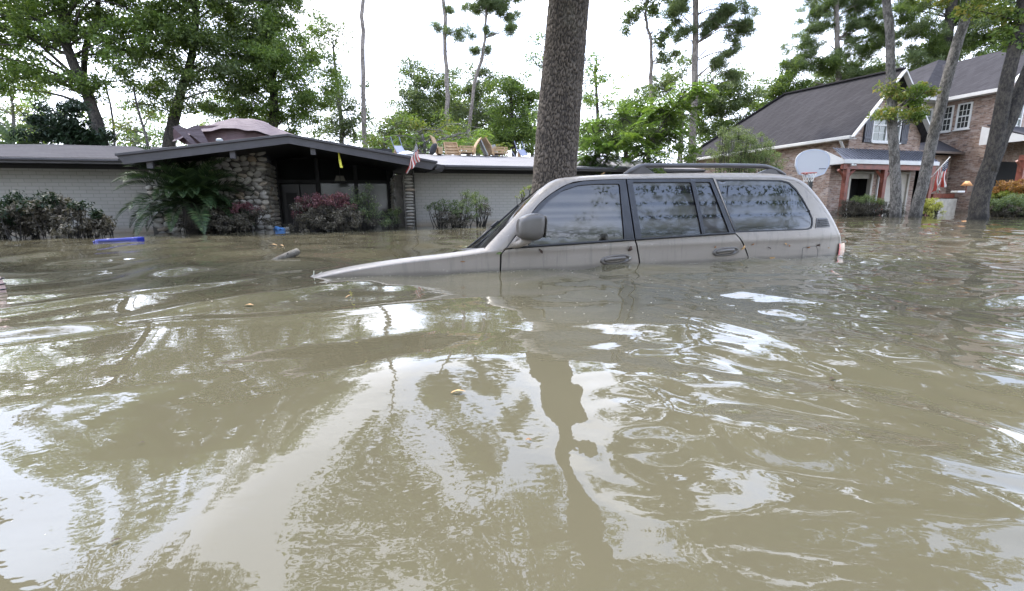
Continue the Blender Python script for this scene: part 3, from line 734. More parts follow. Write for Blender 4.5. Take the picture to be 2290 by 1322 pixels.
def stone(parent, loc, size, rng, rotz=0.0):
    o = bpy.data.objects.new('stone', STONES[int(rng.integers(0, 6))]); COL.objects.link(o); o.parent = parent
    o.location = [float(c) for c in loc]; o.scale = [float(c) for c in size]; o.rotation_euler = (0, float(rng.normal() * 0.25), rotz); return o

# ------------------------------------------------------------------ ranch house
RO = np.array([-0.502, 11.95, 0.0])
ranch = thing('ranch_house', 'low grey brick ranch house with dark gabled porch and river stone wall', 'house', RO, GA)
def rb(name, mat, boxes, parent=None, bevel=0, **k):
    m = MB()
    for b in boxes: m.box(*b)
    return m.build(name, mat, parent or ranch, bevel=bevel)
rb('wall', RBRICK, [(-16.5, -7.25, 0.0, 0.25, -1.2, 1.36)]); rb('wall', RBRICK, [(-1.93, 5.5, 0.0, 0.25, -1.2, 1.36)])
rb('wall', RBRICK, [(5.25, 5.5, 0.25, 7.5, -1.2, 1.36), (-16.5, -16.25, 0.25, 7.5, -1.2, 1.36), (-16.25, 5.25, 7.25, 7.5, -1.2, 1.36)])
# roofs: low hips, ridge 3.6 m behind the eave
def roof_hip(name, mat, a0, a1, b0, b1, z0, z1, ra0, ra1, rb_):
    m = MB(); P = [(a0, b0, z0), (a1, b0, z0), (a1, b1, z0), (a0, b1, z0), (ra0, rb_, z1), (ra1, rb_, z1)]
    m.add(P, [(0, 1, 5, 4), (1, 2, 5), (2, 3, 4, 5), (3, 0, 4)]); return m.build(name, mat, ranch)
roof_hip('roof', SH_L, -17.1, -7.0, -0.55, 8.0, 1.435, 2.08, -10.4, -7.0, 3.2)
roof_hip('roof', SH_R, -1.6, 6.1, -0.55, 8.0, 1.425, 2.06, -1.6, 6.0, 3.2)
rb('fascia', DFAS, [(-17.1, -7.0, -0.57, -0.53, 1.33, 1.425)]); rb('fascia', DFAS, [(-1.75, 6.1, -0.57, -0.53, 1.33, 1.415)])
rb('gutter', DFAS, [(-17.1, -7.05, -0.63, -0.575, 1.375, 1.42)], bevel=0.008); rb('gutter', DFAS, [(-1.55, 6.1, -0.63, -0.575, 1.365, 1.41)], bevel=0.008)
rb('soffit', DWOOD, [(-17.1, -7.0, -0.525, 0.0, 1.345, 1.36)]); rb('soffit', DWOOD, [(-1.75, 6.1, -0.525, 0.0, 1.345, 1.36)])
rb('frieze_board', DWOOD, [(-16.5, -7.25, -0.03, -0.003, 1.27, 1.343)]); rb('frieze_board', DWOOD, [(-1.93, 5.5, -0.03, -0.003, 1.27, 1.343)])
# porch gable
ga = [(-7.20, 1.405), (-4.43, 1.835), (-1.60, 1.385)]
def chev(b0, b1, up, dn, e0=0.0, e1=0.0):
    m = MB()
    for (p, q, sgn) in ((ga[0], ga[1], 0), (ga[1], ga[2], 1)):
        (a0, z0), (a1, z1) = p, q
        d0 = 0.10 if sgn == 0 else 0.0; d1 = 0.13 if sgn == 1 else 0.0
        m.hexa([(a0 + d0 * (dn > 0.1), b0, z0 - dn), (a1 - d1 * (dn > 0.1), b0, z1 - dn), (a1 - d1 * (dn > 0.1), b1, z1 - dn), (a0 + d0 * (dn > 0.1), b1, z0 - dn), (a0, b0, z0 + up), (a1, b0, z1 + up), (a1, b1, z1 + up), (a0, b1, z0 + up)])
    return m
chev(-1.54, -1.49, 0.0, 0.155).build('fascia', DFAS, ranch)
chev(-1.575, -1.541, 0.022, 0.022).build('drip_edge', DFAS, ranch, bevel=0.004)
chev(-1.489, 3.4, 0.018, 0.0).build('roof', SH_L, ranch)
chev(-1.488, 1.6, -0.06, 0.09).build('soffit', DWOOD, ranch)
m = MB(); m.hexa([(-1.60, -1.2, 1.26), (-1.40, -0.9, 1.24), (-1.40, -0.2, 1.24), (-1.66, -0.2, 1.26), (-1.58, -1.2, 1.39), (-1.30, -0.9, 1.375), (-1.30, -0.2, 1.375), (-1.6, -0.2, 1.39)]); m.build('fascia_return', DFAS, ranch)
for a, zt in ((-6.75, 1.36), (-5.42, 1.56), (-4.02, 1.66)):
    rb('outrigger_beam', DFAS, [(a - 0.045, a + 0.045, -1.47, -1.36, zt - 0.17, zt - 0.03)])
# stone wall with individual river stones
rng = np.random.default_rng(5)
def gz(a):   # underside of the porch roof
    return (ga[0][1] + (a - ga[0][0]) * (ga[1][1] - ga[0][1]) / (ga[1][0] - ga[0][0]) if a < ga[1][0] else ga[1][1] + (a - ga[1][0]) * (ga[2][1] - ga[1][1]) / (ga[2][0] - ga[1][0])) - 0.10
m = MB(); m.hexa([(-7.28, -0.28, -1.2), (-5.2, -0.28, -1.2), (-5.2, 0.05, -1.2), (-7.28, 0.05, -1.2), (-7.28, -0.28, gz(-7.2)), (-5.2, -0.28, gz(-5.2)), (-5.2, 0.05, gz(-5.2)), (-7.28, 0.05, gz(-7.2))])
m.box(-5.5, -5.22, 0.05, 1.45, -1.2, 1.5)
sw = m.build('stone_wall', MORTAR, ranch)
z = -0.05; row = 0
while z < 1.62:
    h = rng.uniform(0.045, 0.062); a = -7.30 + rng.uniform(0, 0.1)
    while a < -5.22:
        w = rng.uniform(0.055, 0.105)
        if z < gz(min(max(a, -7.2), -5.2)) + 0.02:
            stone(sw, (a + w, -0.285 + rng.uniform(-.01, .015), z + rng.normal() * 0.014), (w * 1.05, 0.05, h * rng.uniform(0.9, 1.2)), rng)
        a += 2 * w * 0.97
    z += 2 * h * 0.93; row += 1
z = 0.0
while z < 1.45:   # the return into the entry
    h = rng.uniform(0.045, 0.06)
    for b in np.arange(-0.15, 1.4, 0.22):
        stone(sw, (-5.19, b + rng.uniform(-.03, .03), z), (0.11, 0.045, h), rng, math.pi / 2)
    z += 2 * h * 0.95
# stacked stone pillar
m = MB(); m.box(-2.22, -1.99, -0.26, 0.02, -1.2, 1.24).box(-2.40, -2.20, -0.1, 1.45, -1.2, 1.22)
pl = m.build('stone_pillar', MORTAR, ranch)
z = -0.06
while z < 1.20:
    h = rng.uniform(0.032, 0.043)
    stone(pl, (-2.09 + rng.uniform(-.012, .012), -0.20, z + h), (rng.uniform(0.115, 0.135), 0.12, h * 1.06), rng).rotation_euler = (0, float(rng.normal() * .05), 0)
    for b in (0.05, 0.35, 0.65, 0.95, 1.25):
        if rng.random() < 0.8: stone(pl, (-2.385, b, z + h), (0.15, 0.05, h * 1.1), rng, math.pi / 2)
    z += 2 * h
# recessed glazed entry
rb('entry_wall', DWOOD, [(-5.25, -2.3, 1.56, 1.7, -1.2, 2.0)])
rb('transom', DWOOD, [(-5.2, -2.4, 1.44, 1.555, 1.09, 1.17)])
for a in (-5.16, -4.20, -3.28, -2.44): rb('mullion', DWOOD, [(a - 0.045, a + 0.045, 1.42, 1.555, -1.0, 1.9)])
for a0, a1 in ((-4.15, -3.33), (-3.23, -2.49)):
    w = rb('window', DWOOD, [(a0, a1, 1.50, 1.55, -0.9, 0.0)]); rb('pane', PANEP, [(a0, a1, 1.515, 1.53, 0.0, 1.088)], w)
    m = MB(); m.slab([(a0, 1.50, 1.175), (a1, 1.50, 1.175), (a1, 1.50, min(1.9, gz(a1) + 0.02)), (a0, 1.50, gz(a0) + 0.02)], (0, 0.02, 0)); m.build('pane', PANED, w)
m = MB(); m.slab([(-5.1, 1.50, 1.175), (-4.26, 1.50, 1.175), (-4.26, 1.50, gz(-4.3)), (-5.1, 1.50, gz(-5.1))], (0, 0.02, 0)); m.build('pane', PANED, ranch)
dr = rb('door', plain('dark_door', (0.02, 0.018, 0.018), 0.4), [(-5.05, -4.66, 1.47, 1.52, -0.9, 1.06)]); rb('door_panel', DWOOD, [(-4.98, -4.73, 1.455, 1.469, 0.0, 0.85)], dr, 0.004)
rb('door', bpy.data.materials['dark_door'], [(-4.63, -4.27, 1.47, 1.52, -0.9, 1.06)])
# porch lantern hanging on its chain
lc = np.array([-4.12, 0.3, 1.02])
LIT = Mat('lantern_glass'); LIT.set(Base_Color=(0.16, 0.15, 0.12), Roughness=0.3); LIT = LIT.m
WLOC = lambda a, b, z: (RO[0] + a * AX[0] + b * BX[0], RO[1] + a * AX[1] + b * BX[1], z)
lan = thing('porch_lantern', 'small four sided lantern hanging from the porch roof before the glazed entry', 'lantern', WLOC(-3.62, 0.3, 1.07), GA)
m = MB(); m.slab([(-.14, -.14, 0), (.14, -.14, 0), (.14, .14, 0), (-.14, .14, 0)], (0, 0, .012)); m.slab([(-.09, -.09, .13), (.09, -.09, .13), (.09, .09, .13), (-.09, .09, .13)], (0, 0, .012))
for sx, sy in ((-1, -1), (1, -1), (1, 1), (-1, 1), (0, -1)): m.beam((sx * .13, sy * .13, 0.0), (sx * .085, sy * .085, .135), 0.01, 0.01)
m.build('frame', DWOOD, lan)
m = MB(); m.hexa([(-.125, -.125, .01), (.125, -.125, .01), (.125, .125, .01), (-.125, .125, .01), (-.083, -.083, .13), (.083, -.083, .13), (.083, .083, .13), (-.083, .083, .13)]); m.build('glass', LIT, lan)
m = MB(); m.tube([(0, 0, .14), (0, 0, .52)], 0.006, 5); m.build('chain', DWOOD, lan)

# ---- things on the ranch roof
def rw(px, py, b):
    """where the sight line of a pixel meets the upright plane b metres behind the ranch facade (ranch coordinates)"""
    d = ray(px, py); B3 = np.array([*BX, 0]); O = RO + B3 * b; t = ((O - CP) @ B3) / (d @ B3); P = CP + d * t
    return np.array([(P - RO) @ np.array([*AX, 0]), b, P[2]])
TARP = Mat('brown_tarp'); _v = TARP.coord(); TARP.set(Base_Color=TARP.ramp(TARP.noise(_v, 3, 4), [(0.3, (0.110, 0.084, 0.090)), (0.7, (0.150, 0.120, 0.126))]), Roughness=0.7, Specular_IOR_Level=0.15, Normal=TARP.bump(TARP.noise(TARP.coord((1, 3, 3)), 5, 5), 0.5, 0.06)); TARP = TARP.m
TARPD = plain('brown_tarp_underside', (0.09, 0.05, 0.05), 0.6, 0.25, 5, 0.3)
tarp = thing('tarpaulin', 'crumpled mauve brown tarpaulin draped in a hump over the porch roof', 'tarpaulin', WLOC(-6.0, 2.2, 1.75), GA)
def tarp_mesh():
    prof = [(-7.28, 2.30), (-7.0, 2.44), (-6.6, 2.58), (-6.25, 2.68), (-5.9, 2.735), (-5.5, 2.70), (-5.2, 2.58), (-4.9, 2.44), (-4.55, 2.30), (-4.2, 2.16), (-3.9, 2.02)]
    P = smooth_path([(a, z, 0) for a, z in prof], 60); n = 26; V = []; rg = np.random.default_rng(3)
    for i in range(60):
        for j in range(n):
            t = j / (n - 1); b = 1.5 + 2.6 * t
            a, zt = P[i, 0], P[i, 1]
            base = 1.80
            hgt = (zt - base)
            f = (1 - abs(2 * t - 0.75) ** 2.2 * 0.55)
            x = (a + 7.28) / 3.4
            zz_ = base + hgt * f
            zz_ += 0.012 * math.sin(a * 9 + 3 * t) * (1 - t) + 0.008 * math.sin(a * 17 + b * 5) + 0.012 * math.sin(b * 9 + a * 3)
            if t < 0.25: zz_ -= (0.25 - t) * (0.40 + 0.08 * math.sin(a * 3.2 + .6))
            V.append((a + 6.0, b - 2.2, zz_ - 1.75))
    F = [(i * n + j, (i + 1) * n + j, (i + 1) * n + j + 1, i * n + j + 1) for i in range(59) for j in range(n - 1)]
    return V, F
V, F = tarp_mesh(); o = mesh_np('cover', V, F, TARP, tarp, True)
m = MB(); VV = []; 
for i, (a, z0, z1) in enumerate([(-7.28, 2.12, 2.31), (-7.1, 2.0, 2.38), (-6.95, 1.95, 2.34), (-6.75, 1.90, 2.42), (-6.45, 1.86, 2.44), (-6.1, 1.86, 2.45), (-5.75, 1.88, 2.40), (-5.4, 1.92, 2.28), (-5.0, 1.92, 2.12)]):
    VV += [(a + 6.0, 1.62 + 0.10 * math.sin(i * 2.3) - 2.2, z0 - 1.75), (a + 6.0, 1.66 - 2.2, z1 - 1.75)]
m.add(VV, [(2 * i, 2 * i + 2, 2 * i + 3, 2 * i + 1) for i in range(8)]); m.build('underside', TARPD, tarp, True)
m = MB()
for a, z0, z1, da in ((-7.22, 1.95, 2.34, 0.3), (-7.0, 1.92, 2.3, 0.35), (-6.85, 1.9, 2.36, 0.2)):
    m.slab([(a + 6, -0.75, z1 - 1.75), (a + 6.16, -0.75, z1 - 1.70), (a + 6.16 + da, -0.72, z0 - 1.75), (a + 6.04 + da, -0.72, z0 - 1.75)], (0, .01, 0))
m.build('loose_fold', TARP, tarp)
ven = thing('roof_vent', 'short pale metal vent pipe with a cap in front of the tarpaulin', 'vent', WLOC(*rw(492, 322, 0.9)[:2], 1.70), GA)
GALV = plain('galvanised', (0.33, 0.35, 0.34), 0.5, 0.15, 10, 0.05, metallic=0.3)
MB().tube([(0, 0, 0.0), (0, 0, 0.30)], 0.045, 12).build('pipe', GALV, ven, True)
MB().tube([(0, 0, 0.27), (0, 0, 0.29), (0, 0, 0.33), (0, 0, 0.345)], [0.045, 0.075, 0.07, 0.04], 12).build('cap', GALV, ven)
for px, lab in ((561, 'thin dark rod sticking up from the porch roof, left one'), (583, 'thin dark rod sticking up from the porch roof, right one')):
    q = rw(px, 305, 0.6); t = thing('roof_rod', lab, 'rod', WLOC(q[0], q[1], 1.66 - 0.155 * abs(q[0] + 4.43) + 0.14), GA)
    MB().tube([(0, 0, 0), (0, 0, 0.24)], 0.009, 6).build('rod', DWOOD, t)
TEAK = plain('honey_wicker_wood', (0.36, 0.235, 0.125), 0.6, 0.2, 14, 0.2)
STEELB = plain('blue_grey_metal', (0.16, 0.18, 0.26), 0.45, 0.12, 6, 0.05)
GREYP = plain('grey_panel', (0.23, 0.235, 0.23), 0.6, 0.12, 6, 0.05)
RB_ = 2.9     # chairs stand on the ridge
def upturned(px, lab):
    q = rw(px, 341, RB_); t = thing('upturned_chair', lab, 'chair', WLOC(q[0], RB_, 2.02), GA, 'blue grey chairs upturned on the right roof')
    m = MB(); m.slab([(-.02, -.15, 0.02), (.24, -.15, 0.02), (.16, .05, .24), (-.08, .05, .24)], (0, .03, 0)); m.build('seat', STEELB, t, bevel=0.004)
    for x0, x1 in ((-.08, -.16), (.16, .09)): MB().tube([(x0, .06, .22), (x1, .10, .50)], 0.013, 6).build('leg', STEELB, t)
    for x0, x1 in ((-.16, -.24), (-.02, -.06)): MB().tube([(x0, .0, .0), (x1, .16, .20)], 0.011, 6).build('leg', STEELB, t)
    m = MB(); m.slab([(-.10, -.02, 0.0), (.02, -.02, .0), (-.01, .04, .2), (-.05, .04, .2)], (0, .02, 0)); m.build('backrest', TEAK, t)
upturned(888, 'blue grey metal chair lying upside down on the roof beside the flag'); upturned(1163, 'blue grey metal chair upside down at the right end of the row on the roof')
def wicker(px, mirror, lab):
    q = rw(px, 345, RB_); t = thing('wooden_armchair', lab, 'chair', WLOC(q[0], RB_, 2.03), GA, 'honey coloured armchairs on the right roof'); s = -1 if mirror else 1
    sl = []
    P = smooth_path([(s * .0, 0, .02), (s * .03, 0, .22), (s * .10, 0, .34), (s * .22, 0, .52)], 10)
    m = MB(); V = []
    for p in P: V += [(p[0], -.27, p[2]), (p[0] + s * .02, .27, p[2]), (p[0] + s * .045, .27, p[2]), (p[0] + s * .03, -.27, p[2])]
    m.add(V, [(4 * i + k, 4 * i + 4 + k, 4 * i + 4 + (k + 1) % 4, 4 * i + (k + 1) % 4) for i in range(9) for k in range(4)] + [(0, 1, 2, 3), (36, 39, 38, 37)]); m.build('backrest', TEAK, t)
    for y in (-.27, .27):
        m = MB(); m.box(*sorted((s * -.02, s * -.46)), y - .02, y + .02, .215, .245); m.build('armrest', TEAK, t)
        m = MB(); m.box(*sorted((s * -.43, s * -.46)), y - .02, y + .02, .0, .215); m.build('leg', TEAK, t); m = MB(); m.box(*sorted((s * .0, s * -.03)), y - .02, y + .02, -.02, .215); m.build('leg', TEAK, t)
    m = MB(); m.box(*sorted((s * .0, s * -.44)), -.25, .25, .05, .09); m.build('seat', TEAK, t)
    m = MB(); m.box(*sorted((s * -.05, s * -.40)), -.262, -.25, .11, .20); m.build('side_slat', TEAK, t)
wicker(1057, False, 'honey wooden armchair on the roof with its back to the grey table top'); wicker(1098, True, 'honey wooden armchair on the roof facing right, nearest the upturned chair')
q = rw(976, 345, RB_); t = thing('wicker_chair', 'tall curved wicker chair back at the left of the roof row', 'chair', WLOC(q[0], RB_, 2.03), GA)
P = smooth_path([(.10, 0, .0), (.06, 0, .2), (.0, 0, .38), (-.06, 0, .52)], 10); V = []
for p in P: V += [(p[0] - .16, -.22, p[2]), (p[0] + .03, .22, p[2] + .0), (p[0] + .06, .22, p[2]), (p[0] - .13, -.24, p[2])]
m = MB(); m.add(V, [(4 * i + k, 4 * i + 4 + k, 4 * i + 4 + (k + 1) % 4, 4 * i + (k + 1) % 4) for i in range(9) for k in range(4)] + [(0, 1, 2, 3), (36, 39, 38, 37)]); m.build('backrest', TEAK, t)
m = MB(); m.box(.03, .16, -.2, .2, .0, .2); m.build('seat', TEAK, t, bevel=.01)
q = rw(966, 345, RB_); t = thing('chair_cushion', 'black rounded cushion leaning against the wicker chair on the roof', 'cushion', WLOC(q[0], RB_ - .3, 2.0), GA)
m = MB(); V, F = superblob(0, 0, .15, .10, .08, .17, .8, 16, 10, 0.35); m.add(V, F); m.build('pad', plain('black_fabric', (0.02, 0.02, 0.022), 0.8), t, True)
q = rw(1010, 346, RB_); t = thing('louvred_lounger', 'honey wooden lounger with rounded slats standing on edge among the roof chairs', 'lounger', WLOC(q[0], RB_ - .15, 2.02), GA)
m = MB(); Pq = [(-.20, .0, 0.0), (.22, .0, 0.0), (.15, .12, .36), (-.22, .12, .36)]
m.slab(Pq, (0, .03, 0)); m.build('panel', TEAK, t)
for k in range(4):
    f = (k + 0.5) / 4; x0 = -.20 - .02 * f; x1 = .22 - .07 * f; MB().tube([(x0 + .03, .12 * f - .012, .36 * f), (x1 - .03, .12 * f - .012, .36 * f)], 0.018, 6).build('slat', TEAK, t, True)
for x0, x1 in ((-.21, -.23), (.215, .145)): MB().beam((x0, -.01, 0), (x1, .11, .37), .03, .04).build('side_rail', TEAK, t)
MB().beam((-.235, .11, .365), (.15, .11, .365), .04, .03).build('top_rail', TEAK, t)
q = rw(1082, 346, RB_); t = thing('table_board', 'thin grey table top leaning against the armchair on the roof', 'table top', WLOC(q[0], RB_, 2.02), GA)
m = MB(); m.slab([(.05, -.25, 0), (.09, .25, 0), (-.12, .25, .48), (-.17, -.25, .46)], (.035, 0, .0)); m.build('board', GREYP, t)
q = rw(1110, 340, RB_); t = thing('standing_board', 'pale grey board upright behind the right armchair on the roof', 'board', WLOC(q[0], RB_ + .3, 2.02), GA)
m = MB(); m.slab([(-.05, 0, 0), (.16, 0, 0), (.08, .1, .42), (-.12, .1, .37)], (0, .02, 0)); m.build('board', GREYP, t)
q = rw(910, 345, RB_); t = thing('white_cloth', 'bundle of white cloth on the roof ridge behind the flag', 'cloth', WLOC(q[0], RB_ - .2, 1.99), GA)
def lump(r, nu=20, nv=12, seed=1, amp=.25, sc=(1, 1, 1)):
    rg = np.random.default_rng(seed); K = rg.normal(size=(5, 3)) * 2.2; ph = rg.random(5) * 6; V = []
    for i in range(nv + 1):
        f = -math.pi / 2 + math.pi * i / nv
        for k in range(nu):
            th = 2 * math.pi * k / nu; n_ = np.array([math.cos(f) * math.cos(th), math.cos(f) * math.sin(th), math.sin(f)])
            rr = r * (1 + amp * np.mean(np.sin(K @ n_ * 1.6 + ph)) * 2)
            V.append(n_ * rr * np.array(sc))
    F = [(i * nu + k, i * nu + (k + 1) % nu, (i + 1) * nu + (k + 1) % nu, (i + 1) * nu + k) for i in range(nv) for k in range(nu)]
    return V, F
V, F = lump(.16, seed=4, amp=.4, sc=(1.5, 1, .55)); MB().add(V, F).build('cloth', plain('white_cloth', (0.75, 0.76, 0.78), .7, .05), t, True)
# yellow ribbon
q = rw(757, 345, -1.4); t = thing('yellow_ribbon', 'strip of yellow tape hanging from the porch fascia', 'tape', WLOC(q[0], -1.35, q[2]), GA)
P = [(0, 0, .10), (.005, .0, 0), (.015, .01, -.12), (.03, 0, -.22), (.035, -.01, -.26)]; V = []
for i, p in enumerate(P): w_ = .012 + .012 * (i > 1); V += [(p[0] - w_, p[1], p[2]), (p[0] + w_, p[1] + .01, p[2])]
MB().add(V, [(2 * i, 2 * i + 1, 2 * i + 3, 2 * i + 2) for i in range(4)]).build('tape', plain('yellow_tape', (0.75, 0.72, 0.08), .5, .1), t)
# flags
FR = plain('flag_red', (0.36, 0.05, 0.035), .8, .2); FW = plain('flag_white', (0.52, 0.50, 0.46), .8, .1); FB = plain('flag_blue', (0.012, 0.014, 0.05), .8, .15)
def flag(root, A, Bt, H, folds, name='cloth', starsz=0.012, red=FR, drop=0.0, wave=.05):
    """cloth hung from A(top of hoist)->Bt(bottom of hoist); H(u) gives the fly vector; 13 stripes, canton with stars"""
    NU, NV = 60, 26; V = np.zeros((NU + 1, NV + 1, 3)); A = np.array(A, float); Bt = np.array(Bt, float)
    for i in range(NU + 1):
        for j in range(NV + 1):
            V[i, j] = H(i / NU, j / NV, A, Bt)
    F = []; mi = []
    for i in range(NU):
        for j in range(NV):
            F.append((i * (NV + 1) + j, (i + 1) * (NV + 1) + j, (i + 1) * (NV + 1) + j + 1, i * (NV + 1) + j + 1))
            u, v_ = (i + .5) / NU, (j + .5) / NV
            mi.append(2 if (u < .4 and v_ < 7 / 13) else (0 if int(v_ * 13) % 2 == 0 else 1))
    o = mesh_np(name, V.reshape(-1, 3), F, [red, FW, FB], root, True, mi)
    s = MB()
    for r_ in range(9):
        for c_ in range(11):
            if (r_ + c_) % 2: continue
            u = .4 * (c_ + 1) / 12; v_ = 7 / 13 * (r_ + 1) / 10
            p = H(u, v_, A, Bt); du = H(u + .01, v_, A, Bt) - p; dv = H(u, v_ + .01, A, Bt) - p; n_ = np.cross(du, dv); n_ /= np.linalg.norm(n_) + 1e-9
            du /= np.linalg.norm(du) + 1e-9; dv = np.cross(n_, du)
            for sg in (1, -1):
                pts = [p + n_ * sg * .004 + (du * math.cos(t_) + dv * math.sin(t_)) * starsz * (1 if k % 2 == 0 else .42) for k, t_ in enumerate(np.linspace(0, 2 * math.pi, 10, endpoint=False))]
                s.add([p + n_ * sg * .004] + pts, [(0, 1 + k, 1 + (k + 1) % 10) for k in range(10)])
    s.build('stars', FW, o)
    return o
q0 = rw(914, 386, -1.62); q1 = rw(934, 306, -1.75)
fl1 = thing('porch_flag', 'tattered United States flag hanging from a pole on the dark porch fascia', 'flag', WLOC(*q0), GA)
P0 = np.array([0, 0, 0.]); P1 = q1 - q0
MB().tube([P0, P1 * 1.02], 0.009, 8).build('pole', DWOOD, fl1, True)
V, F = superblob(*(P1 * 1.03), .018, .018, .022, 1, 10, 8); MB().add(V, F).build('finial', DWOOD, fl1, True)
def H1(u, v, A, Bt):
    # the hoist runs down the inclined pole, the fly falls in folds: union next to the pole top
    top = P1 * (0.98 - 0.50 * v)
    x = 0.10 * u * (0.35 - v) + 0.035 * math.sin(v * 7 + 1) * u + 0.03 * math.sin(u * 6 + v * 5) * u - .20 * v * u * (1 - u * .4)
    y = -.03 * u + .045 * math.sin(v * 20 + u * 3) * u
    return top + np.array([x, y, -(.37 + .16 * v * (1 - v) + .03 * math.sin(v * 17)) * u])
flag(fl1, (0, 0, 0), (0, 0, 0), H1, 3, starsz=.012); fl1.scale = (.88, .88, .88)
print('ranch', time.time() - T0)

# ------------------------------------------------------------------ brick house
BK = at(1880, 480, 17.3); BK[2] = 0
bh_ = thing('brick_house', 'large two storey mottled brick house with steep grey shingle roofs and timber porches', 'house', BK, GA)
def bb(name, mat, boxes, parent=None, bevel=0):
    m = MB()
    for b in boxes: m.box(*b)
    return m.build(name, mat, parent or bh_, bevel=bevel)
# gabled wing: front b=0, a 0..4
m = MB(); AP = (1.78, 5.05)
m.slab([(-.05, 0, 2.35), (3.75, 0, 2.35), (3.75, 0, 2.95), (AP[0], 0, AP[1] - .1), (-.05, 0, 2.85)], (0, .22, 0)); m.build('gable_wall', BBRICK, bh_)
bb('wall', BBRICK, [(-.05, .17, .22, 8.9, -1, 2.85)])
bb('wall', BBRICK, [(-.05, .18, 0, .22, -1, 2.35), (1.42, 2.15, 0, .22, -1, 2.35), (3.45, 3.75, 0, .22, -1, 2.35), (.18, 1.42, 0, .22, 1.62, 2.35), (2.15, 3.45, 0, .22, 1.62, 2.35)])
bb('wall', BBRICK, [(3.53, 3.75, .22, 2.2, -1, 3.0)])
# roof of the wing
m = MB(); L = (-.40, 2.78); Rr = (3.95, 2.80); zr = AP[1] + .10; b0, b1, br = -.32, 8.95, 4.6
V = [(L[0], b0, L[1]), (AP[0], b0, zr), (AP[0], br, zr + .22), (L[0], b1, L[1]), (Rr[0], b0, Rr[1]), (Rr[0], b1, Rr[1])]
m.add(V, [(0, 1, 2, 3), (1, 4, 5, 2), (2, 5, 3)]); m.add([(v[0], v[1] + (.0), v[2] - .07) for v in V], [(3, 2, 1, 0), (2, 5, 4, 1), (3, 5, 2)])
m.build('roof', SH_B, bh_)
m = MB(); m.beam((AP[0], b0, zr + .02), (AP[0], br, zr + .24), .22, .05); m.beam((AP[0], br, zr + .24), (L[0], b1, L[1] + .02), .2, .05); m.build('ridge_cap', SH_B, bh_)
m = MB(); m.beam((L[0], b0 - .02, L[1] - .05), (AP[0], b0 - .02, zr - .06), .05, .17, (0, 1, 0)); m.build('barge_board', WHITE, bh_)
# long dimension of the board lies in the gable plane
m = MB(); m.beam((AP[0], b0 - .02, zr - .06), (Rr[0], b0 - .02, Rr[1] - .05), .05, .17, (0, 1, 0)); m.build('barge_board', WHITE, bh_)
m = MB(); m.beam((L[0] - .03, b0, L[1] - .04), (L[0] - .03, b1, L[1] - .04), .12, .12); m.build('gutter', GUTTER, bh_, bevel=.02)
m = MB(); m.tube([(L[0] - .02, .05, L[1] - .1), (-.16, .1, L[1] - .35), (-.12, .1, L[1] - .5), (-.12, .1, -.5)], .045, 8); m.build('downpipe', GUTTER, bh_)
bb('soffit', WHITE, [(-.38, -.05, b0 + .05, b1 - .1, 2.70, 2.72)])
def swindow(parent, a0, a1, z0, z1, b, nx=2, axis='a', glass=PANE2, trim=.06, cols=2, rows=4, sill=True):
    """white sash window; axis 'a' faces the street, axis 'b' faces left"""
    def bx(m, u0, u1, d0, d1, w0, w1):
        return m.box(u0, u1, b - d1, b - d0, w0, w1) if axis == 'a' else m.box(b - d1, b - d0, u0, u1, w0, w1)
    w = MB(); bx(w, a0 - trim, a0, -.05, .05, z0 - trim, z1 + trim); bx(w, a1, a1 + trim, -.05, .05, z0 - trim, z1 + trim)
    bx(w, a0, a1, -.05, .05, z1, z1 + trim); bx(w, a0, a1, -.05, .05, z0 - trim, z0)
    W = w.build('window', WHITE, parent)
    if sill: s = MB(); bx(s, a0 - trim - .03, a1 + trim + .03, -.02, .10, z0 - trim - .05, z0 - trim - .003); s.build('sill', WHITE, W)
    step = (a1 - a0) / nx
    for i in range(nx):
        x0, x1 = a0 + i * step, a0 + (i + 1) * step
        if i: f = MB(); bx(f, x0 - .035, x0 + .035, -.03, .045, z0, z1); f.build('mullion', WHITE, W)
        g = MB(); bx(g, x0, x1, .003, .007, z0, z1); g.build('pane', glass, W)
        zm = (z0 + z1) / 2; f = MB(); bx(f, x0 + (.036 if i else 0), x1 - (.036 if i < nx - 1 else 0), .008, .036, zm - .025, zm + .025); f.build('sash_rail', WHITE, W)
        mu = MB()
        for c in range(1, cols): u = x0 + (x1 - x0) * c / cols; bx(mu, u - .009, u + .009,   .009, .018, z0, zm - .026); bx(mu, u - .009, u + .009,   .009, .018, zm + .026, z1)
        for r_ in range(1, rows):
            z_ = z0 + (z1 - z0) * r_ / rows
            if abs(z_ - zm) > .03: bx(mu, x0 + .037 * (i > 0), x1 - .037 * (i < nx - 1), .0085, .0165, z_ - .009, z_ + .009)
        mu.build('glazing_bar', WHITE, W)
    return W
swindow(bh_, 1.08, 2.45, 2.72, 3.80, 0.0, 2)
def shutter(a0, a1, z0, z1, b):
    s = bb('shutter', SHUT, [(a0, a1, b - .05, b - .004, z0, z1)]); n = 4; w = (a1 - a0) / n
    for i in range(n): bb('shutter_board', SHUT, [(a0 + i * w + .006, a0 + (i + 1) * w - .006, b - .062, b - .051, z0 + .01, z1 - .01)], s)
    for z_ in (z0 + .12, z1 - .2): bb('shutter_batten', SHUT, [(a0, a1, b - .08, b - .063, z_, z_ + .07)], s)
shutter(.62, .98, 2.63, 3.88, 0); shutter(2.56, 2.92, 2.63, 3.88, 0)
bb('gable_vent', WHITE, [(1.55, 1.98, -.03, -.003, 4.05, 4.45)], bevel=.01)
